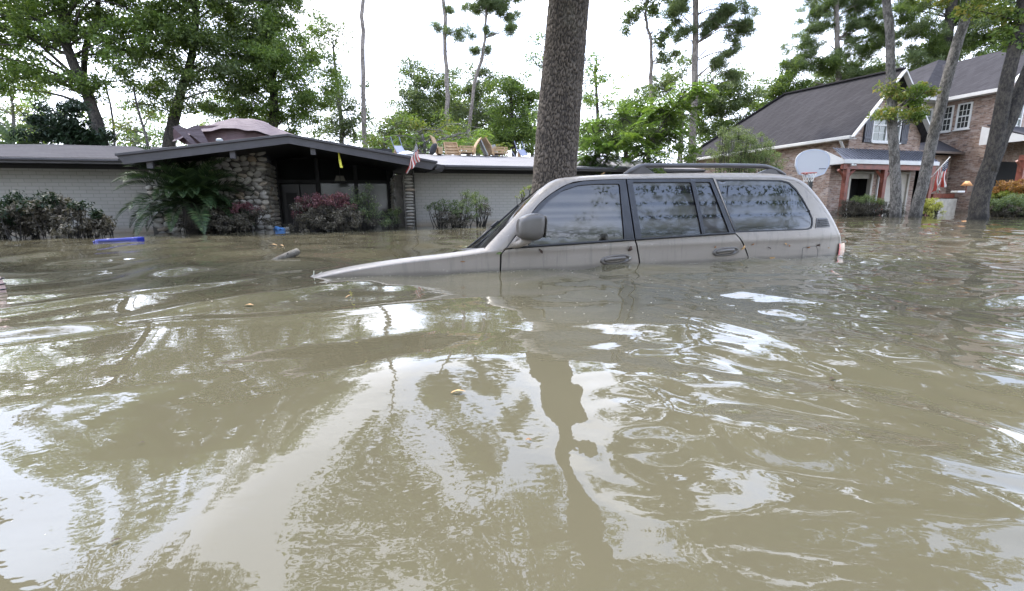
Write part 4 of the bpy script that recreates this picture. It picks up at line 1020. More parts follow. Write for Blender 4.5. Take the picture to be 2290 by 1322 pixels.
# street side porch on the wing
pb = -.62
m = MB(); m.slab([(-1.0, pb, 1.93), (3.9, pb, 1.93), (3.9, -.005, 2.36), (-.75, -.005, 2.36)], (0, 0, .03)); pr = m.build('porch_roof', METALR, bh_)
for k, a in enumerate(np.arange(-.8, 3.9, .165)): MB().beam((a, pb - .01, 1.975), (a, -.01, 2.405), .022, .028).build('seam_rib', METALR, pr)
bb('porch_fascia', WHITE, [(-1.03, 3.92, pb - .045, pb - .003, 1.80, 1.935)], bevel=.006)
m = MB(); m.slab([(-1.02, pb, 1.80), (-.80, 0.3, 1.80), (-.80, .3, 2.33), (-1.02, pb, 1.93)], (.04, 0, 0)); m.build('porch_end_board', WHITE, bh_)
bb('porch_beam', STAIN, [(-.95, 3.85, pb + .02, pb + .14, 1.62, 1.795)]); bb('porch_ceiling', DWOOD, [(-.9, 3.85, pb + .15, -.003, 1.77, 1.79)])
def post(a, b, z1, brL=True, brR=True, w=.075):
    p = bb('porch_post', STAIN, [(a - w, a + w, b - w, b + w, -1, z1)])
    for s, on in ((-1, brL), (1, brR)):
        if on:
            P = smooth_path([(a + s * w, b, z1 - .45), (a + s * (w + .08), b, z1 - .22), (a + s * (w + .32), b, z1 - .03)], 6)
            for i in range(5): pass
            k = MB(); k.tube(P, .05, 4); k.build('bracket', STAIN, p)
for a in (-.72, 1.18, 3.72): post(a, pb + .08, 1.62)
bb('wall_corner', BBRICK, [(-.78, -.06, .0, .3, -1, 1.78)])
# garage openings
g = bb('garage_frame', CREAM, [(.18, .27, -.03, .12, -1, 1.60), (1.33, 1.42, -.03, .12, -1, 1.60), (.27, 1.33, -.03, .12, 1.52, 1.60)])
bb('open_doorway', VOIDM, [(.20, 1.40, .5, .55, -1, 1.6), (.18, .2, .13, .5, -1, 1.6), (1.40, 1.42, .13, .5, -1, 1.6), (.2, 1.4, .13, .5, 1.6, 1.62)], g); bb('rolled_door', CREAM, [(.27, 1.33, .05, .09, 1.34, 1.515)], g, .004)  # black lining stands in for the unlit depth behind the opening
g = bb('garage_frame', CREAM, [(2.15, 2.24, -.03, .12, -1, 1.60), (3.36, 3.45, -.03, .12, -1, 1.60), (2.24, 3.36, -.03, .12, 1.54, 1.60)])
for k in range(5):
    z0 = -.6 + k * .43; bb('door_panel', CREAM, [(2.242, 3.358, .03, .07, z0, min(1.538, z0 + .425))], g, .006)
bb('downpipe', WHITE, [(1.66, 1.74, -.07, -.004, -.8, 1.76)])
# security lamp under the fascia
t = thing('security_light', 'small white twin floodlight under the left end of the porch fascia', 'light', tuple(np.array(BK) + np.array([*(AX * -.62 + BX * (pb - .03)), 1.76])), GA)
for x in (-.06, .06): V, F = superblob(x, -.05, -.02, .04, .05, .035, .9, 12, 8); MB().add(V, F).build('lamp_head', WHITE, t, True)
MB().tube([(0, 0.0, .045), (0, -.02, 0)], .02, 8).build('base', WHITE, t)
# main block and the projecting right wing
bb('siding_wall', CREAM, [(5.6, 8.0, 2.1, 2.3, 2.4, 4.9)]); bb('wall', BBRICK, [(3.75, 8.0, 2.1, 2.3, -1, 2.4)]); bb('wall', BBRICK, [(8.0, 8.22, .22, 2.3, -1, 4.92)])
bb('wall', BBRICK, [(8.0, 15, 0, .22, -1, 4.92)]); bb('corner_board', WHITE, [(7.86, 7.99, 2.03, 2.09, 3.2, 4.85)]); bb('corner_board', WHITE, [(6.62, 6.74, 2.03, 2.09, 3.2, 4.85)])
swindow(bh_, 6.95, 7.62, 3.45, 4.48, 2.1, 1); swindow(bh_, 1.50, 1.92, 3.58, 4.55, 8.0, 1, 'b', PANE, cols=3); swindow(bh_, .98, 1.40, 3.58, 4.55, 8.0, 1, 'b', PANE, cols=3) if False else None
swindow(bh_, .85, 1.24, 3.60, 4.56, 8.0, 1, 'b', PANE, cols=3)
shutter(8.22, 8.58, 3.25, 4.45, 0)
swindow(bh_, 8.7, 9.7, 3.3, 4.4, 0.0, 2)
m = MB(); A0 = (6.2, 1.75, 4.92); AT = (10.6, 3.9, 7.35)
V = [A0, (8.2, 1.75, 4.92), AT, (16, 3.9, 7.35), (6.2, 8.5, 4.92), (16, 1.75, 4.92), (16, 8.5, 4.92)]
m.add(V, [(0, 1, 5, 3, 2), (4, 0, 2), (6, 4, 2, 3)]); m.build('roof', SH_B, bh_)
m = MB(); gE = 7.72; gA = (10.4, 7.0)
V = [(gE, -.3, 4.90), (gA[0], -.3, gA[1]), (gA[0], 4.5, gA[1]), (gE, 4.5, 4.90), (13.1, -.3, 4.9), (13.1, 4.5, 4.9)]
m.add(V, [(0, 1, 2, 3), (1, 4, 5, 2)]); m.build('roof', SH_B, bh_)
m = MB(); m.slab([(8.0, 0, 4.915), (12.8, 0, 4.915), (gA[0], 0, gA[1] - .12)], (0, .2, 0)); m.build('gable_wall', BBRICK, bh_)
m = MB(); m.beam((gE, -.33, 4.86), (gA[0], -.33, gA[1] - .04), .05, .2, (0, 1, 0)); m.build('barge_board', WHITE, bh_)
m = MB(); m.beam((gE - .03, -.3, 4.86), (gE - .03, 1.72, 4.86), .14, .14); m.beam((6.15, 1.70, 4.86), (gE - .1, 1.70, 4.86), .14, .14); m.build('gutter', GUTTER, bh_)
bb('soffit', WHITE, [(gE, 7.99, -.25, 2.0, 4.78, 4.80), (6.25, 7.8, 1.78, 2.09, 4.78, 4.80)])
# low hipped roof over the recessed entry
m = MB(); m.add([(4.0, .75, 2.55), (8.15, .85, 2.55), (7.99, 2.09, 3.35), (5.2, 2.09, 3.35), (3.9, 2.09, 2.9)], [(0, 1, 2, 3), (0, 3, 4)]); m.add([(4.0, .75, 2.50), (8.15, .85, 2.50), (7.99, 2.09, 2.50), (4.0, 2.09, 2.50)], [(3, 2, 1, 0)])
m.build('entry_roof', SH_B, bh_); m = MB(); m.beam((4.0, .73, 2.51), (8.15, .83, 2.51), .10, .09); m.build('gutter', plain('brown_gutter', (0.14, 0.11, 0.09), .5), bh_)
post(5.05, 1.0, 2.48, False, True, .10); bb('recess_shade', VOIDM, [(5.2, 7.9, 2.03, 2.09, -.5, 2.2)])  # flat black sheet before the back wall paints the entry's shade
bb('wall', BBRICK, [(6.3, 7.9, 1.2, 1.35, -1, 2.45)])
bb('planter_shelf', STAIN, [(6.5, 7.9, .85, 1.19, .62, .80)]); bb('stone_base', plain('pale_limestone', (0.42, 0.39, 0.33), .8, .2, 6, .3), [(6.45, 7.95, .75, 1.19, -.8, .58)], bevel=.01)
# right hand porch
m = MB(); m.slab([(7.3, -1.5, 2.85), (15, -1.5, 2.85), (15, -.003, 3.5), (7.6, -.003, 3.5)], (0, 0, .05)); m.build('porch_roof', SH_B, bh_)
bb('porch_fascia', WHITE, [(7.25, 15, -1.56, -1.503, 2.70, 2.87)]); m = MB(); m.slab([(7.30, -1.5, 2.72), (7.30, 0, 2.72), (7.30, 0, 3.45), (7.3, -1.5, 2.86)], (.04, 0, 0)); m.build('porch_end_board', WHITE, bh_)
bb('porch_panel', CREAM, [(7.35, 9.5, -1.48, -1.44, 2.2, 2.69)]); bb('porch_beam', STAIN, [(7.35, 15, -1.46, -1.3, 2.0, 2.19)])
for a in (7.5, 9.4, 11.6): post(a, -1.38, 2.0, True, True, .10)
bb('recess_shade', VOIDM, [(8.6, 12, -.03, -.004, -.5, 2.1)])  # flat black sheet on the wall paints the shade under the porch
# lamp, package
def bl(a, b, z): return (BK[0] + a * AX[0] + b * BX[0], BK[1] + a * AX[1] + b * BX[1], z)
q = at(2160, 425, 18.6); t = thing('table_lamp', 'small orange shaded lamp on the brick ledge beside the entry', 'lamp', (q[0], q[1], .80), GA)
MB().tube([(0, 0, 0), (0, 0, .3)], .02, 8).build('stem', STAIN, t); MB().tube([(0, 0, .27), (0, 0, .45)], [.19, .06], 14).build('shade', plain('orange_shade', (0.6, 0.30, 0.12), .6), t, True)
q = at(2142, 430, 18.4); t = thing('white_box', 'flat white box on the brick ledge beside the entry', 'box', (q[0], q[1], .80), GA); MB().box(-.22, .22, -.12, .12, 0, .07).build('carton', WHITE, t, bevel=.01)
# second flag
q0 = at(2082, 397, 16.0); q1 = at(2123, 353, 15.9); fl2 = thing('house_flag', 'United States flag hanging from an angled white pole at the brick house', 'flag', q0)
P1b = q1 - q0; MB().tube([(0, 0, 0), P1b], .012, 8).build('pole', WHITE, fl2, True)
V, F = superblob(*(P1b * 1.02), .02, .02, .02, 1, 10, 8); MB().add(V, F).build('finial', WHITE, fl2, True)
def H2(u, v, A, Bt):
    top = P1b * (.97 - .60 * v)
    return top + np.array([.10 * u * math.sin(v * 8 + 2) + .05 * math.sin(u * 6 + v * 9) * u - .02 * u, .07 * math.sin(v * 17 + u * 3) * u, -(.80 + .10 * math.sin(v * 12)) * u])
flag(fl2, (0, 0, 0), (0, 0, 0), H2, 3, starsz=.016)
# basketball hoop
hc = at(1817, 368, 14.5); hoop = thing('basketball_hoop', 'white fan shaped basketball backboard on a black pole beside the brick house', 'basketball hoop', (hc[0], hc[1], 0), math.radians(-6))
BBD = Mat('backboard_white'); BBD.set(Base_Color=(0.42, 0.43, 0.45), Roughness=0.4); BBD = BBD.m
out_ = []
for t_ in np.linspace(0, math.pi, 20): out_.append((.50 * math.cos(t_), .0, .10 + .33 * math.sin(t_)))
out_ += [(-.50, 0, -.06), (-.38, 0, -.32), (-.12, 0, -.42), (.12, 0, -.42), (.38, 0, -.32), (.50, 0, -.06)]
zc = hc[2] + .03
m = MB(); m.slab([(p[0], 0, p[2] + zc) for p in out_], (0, .04, 0)); bo = m.build('backboard', BBD, hoop)
m = MB(); o2 = [(p[0] * .93, -.004, p[2] * .93 + zc) for p in out_]
for i in range(len(o2)): m.beam(o2[i], o2[(i + 1) % len(o2)], .006, .018)
m.build('border_line', plain('grey_print', (0.40, 0.45, 0.55), .6), bo)
m = MB()
for i in range(6): m.beam((.20 + i * .035, -.003, -.17 + zc + .012 * (i % 2)), (.225 + i * .035, -.003, -.155 + zc - .006 * (i % 2)), .006, .028)
m.build('logo', plain('dark_print', (0.10, 0.10, 0.14), .6), bo)
rimP = [(-.20 + .20 * math.cos(t_), -.26 + .20 * math.sin(t_), -.30 + zc) for t_ in np.linspace(0, 2 * math.pi, 25)]
m = MB(); m.tube(rimP, .012, 6, False).beam((-.2, 0, -.32 + zc), (-.2, -.08, -.30 + zc), .14, .06); m.build('rim', plain('faded_red_metal', (0.35, 0.09, 0.07), .5), hoop, True)
m = MB()
for k in range(12):
    t0 = 2 * math.pi * k / 12
    for s in (1, -1):
        P = [(-.20 + r_ * math.cos(t0 + s * j * .26), -.26 + r_ * math.sin(t0 + s * j * .26), -.30 + zc - j * .085) for j, r_ in enumerate((.20, .165, .135, .12))]
        m.tube(P, .005, 4, False)
m.build('net', WHITE, hoop)
m = MB(); m.box(.13, .23, .32, .42, -1.0, zc - .15); m.beam((.18, .37, zc - .2), (.05, .05, zc), .06, .06).beam((.18, .37, zc - .5), (.05, .05, zc - .22), .05, .05); m.build('pole', plain('black_metal', (0.015, 0.015, 0.016), .4), hoop)
print('brick', time.time() - T0)
# ------------------------------------------------------------------ plants
def leaf_quads(C, D, N, L, W):
    """rhombic leaves: centre C, direction D, normal N"""
    S = np.cross(D, N); S /= (np.linalg.norm(S, axis=1, keepdims=True) + 1e-9)
    L = np.asarray(L).reshape(-1, 1); W = np.asarray(W).reshape(-1, 1)
    Nn = np.cross(S, D)
    V = np.stack([C - D * L / 2, C + S * W / 2 + Nn * L * 0.06, C + D * L / 2, C - S * W / 2 + Nn * L * 0.06], 1)
    return V
TRIF = 1.85
def unit(v): return v / (np.linalg.norm(v, axis=-1, keepdims=True) + 1e-9)
def clump_leaves(rg, centres, rad, n, L, asp=0.48, flat=0.65, kind='leaf'):
    K = len(centres)
    if kind == 'leaf':
        n = int(n * TRIF); L = L * .80
        c = np.repeat(centres, n, 0); r = np.repeat(rad, n)[:, None]
        g = rg.normal(size=(K * n, 3)); g = unit(g) * (rg.random((K * n, 1)) ** 0.45); g[:, 2] *= flat
        C = c + g * r
        D = unit(rg.normal(size=C.shape) * 0.8 + g * 0.9 + np.array([0, 0, -0.25])); Nn = unit(rg.normal(size=C.shape) * 0.7 + np.array([0, 0, 0.9]))
        s = L * rg.uniform(0.5, 1.45, len(C)); return leaf_quads(C, D, Nn, s, s * asp * 1.75)[:, :3]
    if kind == 'pine':      # tufts of long needles
        m = max(4, int(n / 20)); tc = np.repeat(centres, m, 0); tr = np.repeat(rad, m)[:, None]
        tc = tc + unit(rg.normal(size=tc.shape)) * rg.random((len(tc), 1)) ** 0.5 * tr * np.array([1, 1, .55])
        C = np.repeat(tc, 26, 0); D = unit(rg.normal(size=C.shape) + np.array([0, 0, .35])); Nn = unit(rg.normal(size=C.shape))
        s = L * rg.uniform(.8, 1.2, len(C)); return leaf_quads(C + D * s[:, None] * .5, D, Nn, s, s * asp)
    if kind == 'frond':     # feathery leaves: flat sprays of fine leaflets
        m = max(2, n // 30); fc = np.repeat(centres, m, 0); fr = np.repeat(rad, m)[:, None]
        fc = fc + unit(rg.normal(size=fc.shape)) * rg.random((len(fc), 1)) ** .5 * fr * np.array([1, 1, .6])
        ang = rg.random(len(fc)) * 6.283; R = np.stack([np.cos(ang), np.sin(ang), rg.uniform(-.55, .15, len(fc))], -1); R = unit(R)
        ln = rg.uniform(.28, .5, len(fc)) * (L / .12); out = []
        up = np.array([0, 0, 1.0]); S = unit(np.cross(R, np.tile(up, (len(R), 1))))
        for k in range(15):
            t = (k + .5) / 15; p = fc + R * (ln * t)[:, None] + np.array([0, 0, -1]) * (ln * t * t * .35)[:, None]
            for sg in (1, -1):
                d = unit(S * sg + R * .45 + np.array([0, 0, -.12])); l = ln * .34 * math.sin(math.pi * (t * .85 + .12)) + .02
                out.append(leaf_quads(p + d * (l / 2)[:, None], d, unit(rg.normal(size=d.shape) * .15 + up), l, l * .22 + .004))
        return np.concatenate(out)
def leaves_obj(name, Vq, mat, parent, origin):
    V = (Vq - np.array(origin)).reshape(-1, 3); n = len(Vq)
    F = np.arange(len(V), dtype=np.int32).reshape(-1, Vq.shape[1])
    return mesh_np(name, V, F, mat, parent)
def px2m(Y): return (Y * 1.02 + 0.1) / FPX
def tree(name, label, Y, trunk, r0, r1, blobs, leaf, bark, L=0.13, dens=1.0, kind='leaf', rc=0.45, nl=90, seed=0, limbs=5, group=None, flat=.65, cat='tree', asp=.48, leaf2=None, wob=.06, fill=.75, limb_r=.42):
    rg = np.random.default_rng(1000 + seed)
    base = at(trunk[0][0], trunk[0][1], Y); base[2] = 0
    root = thing(name, label, cat, base, 0, group)
    P = [at(t[0], t[1], Y + (t[2] if len(t) > 2 else 0)) for t in trunk]
    P = [np.array([P[0][0] - (P[1][0] - P[0][0]) * 0.1, P[0][1], -0.7])] + P if P[0][2] > -0.3 else P
    n = 22; T = smooth_path(P, n)
    T[3:, :2] += rg.normal(size=(n - 3, 2)) * wob * r0
    zr = np.linspace(0, 1, n); R = r0 + (r1 - r0) * zr ** 0.8
    R = R * (1 + .35 * np.exp(-(zr / .06)))
    V, F = tube_vf(T - base, R, 10); W = MB(); W.add(V, F)
    m = px2m(Y); cents = []; rads = []
    for (bx, by, rx, ry, *dy) in blobs:
        dy = dy[0] if dy else rg.normal() * .12 * rx * m
        d = Y + dy; mm = px2m(d); c = at(bx, by, d); a, b_ = rx * mm, ry * mm; dp = (a + b_) / 2
        k = max(2, int(dens * 2.9 * (a * b_) / (rc * rc)))
        g = unit(rg.normal(size=(k, 3))) * (rg.random((k, 1)) ** (1 / 3 if fill > .9 else .5)); g *= np.where(rg.random((k, 1)) < fill, 1, .8)
        cc = c + g * np.array([a, dp, b_]); cents.append(cc); rads.append(rc * rg.uniform(.6, 1.3, k))
        # limbs from the trunk into the blob
        kk = min(limbs, k)
        for q in rg.choice(k, kk, replace=False):
            e = cc[q]; cand = [i for i in range(3, n) if T[i, 2] < e[2] - .15 * np.linalg.norm(T[i] - e)] or [n // 2]
            i0 = min(cand, key=lambda i: np.linalg.norm(T[i] - e) + .35 * abs(i - n * .7) * .05)
            s = T[i0]; mid = (s + e) / 2 + np.array([0, 0, .10 * np.linalg.norm(e - s)]) + rg.normal(size=3) * .08 * np.linalg.norm(e - s)
            Q = smooth_path([s, mid, e], 7); rr = min(R[i0] * limb_r, .012 * np.linalg.norm(e - s) + .008)
            Vq, Fq = tube_vf(Q - base, np.linspace(rr, .008, 7), 5, False); W.add(Vq, Fq)
            # twigs
            for _ in range(2):
                j = rg.integers(3, 6); e2 = Q[j] + unit(rg.normal(size=3)) * rc * 1.4
                Vq, Fq = tube_vf(np.array([Q[j], (Q[j] + e2) / 2 + rg.normal(size=3) * .04, e2]) - base, [.012, .008, .005], 4, False); W.add(Vq, Fq)
    tr_ = W.build('trunk', bark, root, True)
    C = np.concatenate(cents); Rr = np.concatenate(rads)
    if kind == 'leaf': nl = int(nl * 1.25)
    if leaf2 is not None:
        s = rg.random(len(C)) < .5
        leaves_obj('crown', clump_leaves(rg, C[s], Rr[s], nl, L, asp, flat, kind), leaf, root, base)
        leaves_obj('crown', clump_leaves(rg, C[~s], Rr[~s], nl, L, asp, flat, kind), leaf2, root, base)
    else:
        leaves_obj('crown', clump_leaves(rg, C, Rr, nl, L, asp, flat, kind), leaf, root, base)
    return root

# big foreground oak trunk with real bark plates
def big_oak():
    Y = 6.2; P = [at(1238, 430, Y), at(1240, 380, Y), at(1250, 250, Y), at(1262, 120, Y), at(1273, 0, Y), at(1285, -130, Y), at(1290, -260, Y), at(1300, -420, Y - .2), at(1290, -600, Y - .5)]
    base = np.array([P[0][0] - .03, Y, 0.0])
    root = thing('oak_tree', 'tall thick oak trunk with rough plated bark rising right behind the sunken vehicle', 'tree', base)
    Pz = [np.array([P[0][0] - .06, Y, -.6])] + P
    T0_ = smooth_path(Pz, 900); ll_ = np.concatenate([np.arange(-.6, .55, .08), np.arange(.6, 3.35, .0095), np.arange(3.4, 11, .1)]); ll_ = ll_[ll_ < T0_[-1, 2]]; T = np.stack([np.interp(ll_, T0_[:, 2], T0_[:, k]) for k in range(3)], -1); NR = len(T)
    hgt = T[:, 2]; R = np.interp(hgt, [-.6, .2, .8, 1.6, 3, 4.5, 6, 9], [.46, .335, .285, .275, .25, .235, .17, .10])
    nu = 230; V, F = tube_vf(T - base, list(R), nu)
    V = np.array(V[:NR * nu]).reshape(NR, nu, 3); ctr = (T - base)[:, None, :]
    d = V - ctr; rad = np.linalg.norm(d, axis=2, keepdims=True); dn = d / rad
    ang = np.linspace(0, 2 * math.pi, nu, endpoint=False)
    U = np.tile(ang * .28, (NR, 1)) ; H = np.tile(hgt[:, None], (1, nu))
    # cellular plates: distance to the two nearest jittered lattice points
    rg = np.random.default_rng(9); cu, ch = .0175, .075; nU = int(round(2 * math.pi * .28 / cu)); cu = 2 * math.pi * .28 / nU
    jit = rg.random((nU, 400, 2)); hh = rg.random((nU, 400))
    gi = np.floor(U / cu).astype(int); wob = .012 * np.sin(U * 26 + H * 5) ; Hw = H + wob; gj = np.floor((Hw + 1) / ch).astype(int)
    d1 = np.full(U.shape, 9.); d2 = d1.copy(); hv = np.zeros(U.shape)
    for a in (-1, 0, 1):
        for b in (-1, 0, 1):
            ii, jj = gi + a, gj + b; J = jit[ii % nU, jj % 400]
            du = ((ii + J[..., 0]) * cu - U) / cu; dh = ((jj + J[..., 1]) * ch - (Hw + 1)) / ch; dd = np.hypot(du, dh)
            new = dd < d1; d2 = np.where(new, d1, np.minimum(d2, dd)); hv = np.where(new, hh[ii % nU, jj % 400], hv); d1 = np.minimum(d1, dd)
    e = np.clip((d2 - d1) / .28, 0, 1); rel = (e * e * (3 - 2 * e)) * (.012 + .010 * hv)
    big = .010 * np.sin(ang * 3 + 1)[None] * np.sin(hgt * 1.3)[:, None] + .012 * np.sin(ang * 2 + 2)[None]
    V = V + dn * (rel + big - .008)[..., None]
    F = np.array([(i * nu + k, i * nu + (k + 1) % nu, (i + 1) * nu + (k + 1) % nu, (i + 1) * nu + k) for i in range(NR - 1) for k in range(nu)], np.int32)
    m = Mat('oak_plate_bark'); v = m.coord(); at_ = m.node('ShaderNodeAttribute', attribute_name='relief')
    c = m.ramp(at_.outputs['Fac'], [(0.0, (0.007, 0.005, 0.004)), (0.35, (0.040, 0.030, 0.023)), (0.85, (0.150, 0.120, 0.092))])
    c = m.mixc(m.math('MULTIPLY', m.noise(v, 5, 5), .6), c, (.06, .052, .045)); c = m.mixc(m.ramp(m.noise(m.coord((1, 1, .4)), 3.1, 4), [(.55, (0, 0, 0)), (.7, (.5, .5, .5))]), c, (.15, .135, .11))
    m.set(Base_Color=c, Roughness=.92, Normal=m.bump(m.noise(v, 70, 4), .5, .008))
    o = mesh_np('trunk', V.reshape(-1, 3), F, m.m, root, True)
    ca = o.data.attributes.new('relief', 'FLOAT', 'POINT'); ca.data.foreach_set('value', (e * (.5 + .5 * hv)).astype(np.float32).ravel())
    # overhead limbs and leaf sprays, seen mirrored in the water
    W = MB(); rg = np.random.default_rng(77); C = []; Rr = []
    limbs_ = [((1290, -330), [(1150, -420, -1.0), (1000, -400, -1.6), (860, -460, -2.0)]), ((1298, -380), [(1420, -470, -.8), (1560, -430, -1.4), (1700, -470, -1.8)]),
              ((1292, -420), [(1180, -560, -1.4), (1020, -640, -2.2), (880, -700, -2.6)]), ((1290, -520), [(1400, -640, -1.6), (1500, -760, -2.4), (1560, -860, -3)]), ((1290, -300), [(1210, -330, .8), (1120, -300, 1.4)]),
              ((1292, -560), [(1230, -700, -2.2), (1180, -820, -3.0)]),
              ((1290, -290), [(1080, -330, -.6), (900, -270, -1.0), (790, -290, -1.2)])]
    for s, rest in limbs_:
        pts = [at(*s, Y)] + [at(x, y, Y + dy) for x, y, dy in rest]; Q = smooth_path(pts, 16)
        Vq, Fq = tube_vf(Q - base, np.linspace(.075, .018, 16), 7); W.add(Vq, Fq)
        for j in range(4, 16):
            for _ in range(3):
                e_ = Q[j] + unit(rg.normal(size=3) * np.array([1, 1, .5])) * rg.uniform(.2, .75); Vq, Fq = tube_vf(np.array([Q[j], (Q[j] + e_) / 2 + rg.normal(size=3) * .05, e_]) - base, [.014, .009, .004], 4, False); W.add(Vq, Fq)
                C.append(e_); Rr.append(.26)
    W.build('limb', BARK_D, root, True)
    C = np.array(C); leaves_obj('crown', clump_leaves(rg, C, np.array(Rr), 34, .11, .45, .7), L_OAK, root, base)
big_oak()
print('oak', time.time() - T0)

# --- trees behind the ranch house, from the left
tree('oak_tree', 'leaning oak with forked dark trunk at the far left behind the ranch roof', 16.5, [(222, 400), (228, 330), (205, 240), (175, 165), (150, 105), (140, 20), (150, -80)], .26, .10,
     [(60, 60, 130, 90), (230, 90, 110, 70), (150, -20, 190, 70), (330, 60, 90, 70), (-60, 130, 120, 90), (60, 170, 110, 45), (300, -60, 120, 90), (60, -120, 200, 110), (-160, 20, 140, 150), (230, 190, 60, 35)], L_OAK, BARK_D, .14, 1.0, leaf2=L_OAK2, seed=1, nl=85)
tree('oak_tree', 'thin forked oak stem beside the leaning oak behind the ranch roof', 17.2, [(232, 400), (215, 300), (190, 190), (192, 110), (215, 30), (230, -60)], .15, .06, [(235, 30, 70, 60), (210, -60, 90, 70)], L_OAK, BARK_D, .14, .8, seed=2)
tree('oak_tree', 'broad olive green oak with a dark stubby trunk behind the porch tarpaulin', 18.0, [(372, 400), (378, 320), (392, 260), (402, 225), (430, 120), (440, 20)], .30, .10,
     [(330, 130, 90, 90), (430, 90, 110, 90), (470, 190, 90, 60), (350, 210, 60, 40), (500, 20, 110, 80), (400, -40, 120, 70), (420, 240, 60, 25), (520, 130, 70, 60), (450, -150, 150, 90)], L_OAK, BARK_D, .13, 1.0, leaf2=L_GREY, seed=3, nl=85)
tree('oak_tree', 'dense bright green oak with a rounded crown above the porch roof', 19.0, [(605, 400), (610, 300), (612, 200), (600, 100), (600, 0)], .26, .10,
     [(600, 60, 110, 80), (650, 150, 95, 75), (560, 190, 80, 70), (680, 230, 75, 60), (620, 260, 100, 40), (560, -30, 120, 80), (640, -40, 80, 70), (500, 240, 60, 45), (590, 130, 90, 80), (600, -150, 130, 90)], L_OAK2, BARK_D, .13, 1.25, leaf2=L_OAK, seed=4, nl=95)
tree('oak_tree', 'loose grey green tree behind the bare pole right of the dense oak', 23.0, [(760, 420), (765, 300), (755, 200), (745, 110)], .18, .05,
     [(760, 190, 65, 55), (775, 270, 60, 50), (735, 110, 45, 55), (730, 270, 60, 50), (800, 230, 45, 45), (790, 310, 55, 30), (740, 60, 30, 30)], L_GREY, BARK_G, .15, .8, seed=5, nl=60, rc=.5)
tree('slender_tree', 'thin crooked understorey tree with sparse leaves between the two leaning oaks', 17.5, [(335, 400), (330, 320), (310, 250), (298, 195)], .07, .03, [(290, 215, 50, 40), (330, 260, 40, 30), (262, 280, 40, 30), (285, 300, 45, 22)], L_YEL, BARK_G, .11, .45, seed=6, nl=35)
tree('slender_tree', 'pale bare branched sapling against the white sky left of the olive oak', 18.5, [(262, 400), (255, 300), (247, 235), (235, 190), (225, 170)], .06, .02, [(240, 230, 50, 30), (285, 270, 30, 26)], L_YEL, BARK_G, .11, .3, seed=7, nl=18, limbs=10)
tree('magnolia', 'very dark leaved bushy tree behind the left end of the ranch roof', 15.0, [(150, 400), (152, 330), (155, 280)], .12, .05, [(140, 270, 60, 32), (180, 300, 60, 26), (110, 300, 60, 26), (210, 315, 50, 20), (165, 250, 40, 25)], L_DARK, BARK_D, .17, 1.3, seed=8, nl=60, rc=.35, asp=.35)
tree('slender_tree', 'yellowish foliage tree at the left edge behind the pale palm', 22.0, [(25, 400), (30, 300), (28, 230)], .14, .05, [(20, 215, 70, 35), (70, 190, 60, 28), (-60, 240, 70, 50)], L_YEL, BARK_G, .14, .9, seed=9, nl=60, leaf2=L_OAK2)
# pole and pines in the middle
tree('bare_pole_tree', 'tall bare grey trunk standing alone against the sky right of the porch', 20.0, [(816, 420), (816, 330), (813, 200), (809, 100), (814, 0), (818, -150), (815, -330)], .125, .06, [(812, -330, 60, 30)], L_PINE, BARK_P, .2, .5, 'pine', seed=10, nl=80, limbs=3, wob=.2)
tree('oak_tree', 'grey green live oak behind the ranch roof left of the middle pines', 26.0, [(940, 430), (945, 340), (935, 260), (930, 200)], .22, .08, [(935, 190, 50, 45), (900, 260, 42, 45), (960, 250, 55, 50), (990, 200, 40, 50), (930, 300, 70, 35), (915, 150, 30, 22)], L_GREY, BARK_G, .15, 1.6, leaf2=L_OAK, seed=11, nl=75, rc=.5)
tree('oak_tree', 'live oak with dark grey foliage right behind the middle pines', 27.0, [(1070, 430), (1068, 320), (1062, 230), (1070, 180)], .2, .07, [(1060, 200, 50, 45), (1100, 250, 45, 40), (1040, 260, 60, 40), (1090, 170, 30, 28)], L_GREY, BARK_G, .15, 1.5, seed=12, nl=70, rc=.5)
tree('oak_tree', 'fresh green oak left of the big trunk behind the right ranch roof', 22.0, [(1150, 420), (1150, 330), (1145, 250), (1140, 190)], .18, .06, [(1135, 200, 50, 42), (1150, 260, 55, 45), (1120, 310, 70, 35), (1180, 300, 45, 45), (1170, 210, 35, 40)], L_OAK2, BARK_D, .14, 1.5, seed=13, nl=85, leaf2=L_OAK)
tree('acacia_shrub', 'feathery light green shrub tops behind the roof flag', 17.0, [(950, 420), (950, 340), (945, 300)], .08, .04, [(930, 310, 60, 25), (1010, 320, 60, 22), (880, 325, 40, 20), (1060, 305, 40, 20)], L_MIM, BARK_G, .13, 1.6, 'frond', seed=14, nl=90, rc=.35)
tree('acacia_shrub', 'dull green hedge tree between the bare pole and the flag', 19.0, [(860, 420), (858, 350), (860, 310)], .08, .04, [(870, 300, 45, 30), (835, 325, 45, 22), (900, 280, 45, 30), (1000, 290, 60, 30), (1080, 330, 60, 25)], L_OAK, BARK_G, .13, 1.2, seed=15, nl=70, leaf2=L_YEL)
tree('pine_tree', 'tall thin pine with one drooping side cluster left of the roof chairs', 24.0, [(1006, 430), (1004, 320), (1000, 220), (996, 120), (990, 0), (984, -120), (980, -260)], .15, .07, [(1040, 78, 22, 14), (1010, 70, 14, 10), (975, 55, 14, 8), (1005, 20, 8, 6), (985, -180, 60, 40), (960, -250, 70, 40)], L_PINE, BARK_P, .24, 1.0, 'pine', seed=16, nl=260, rc=.3, limbs=3, asp=.07, wob=.3)
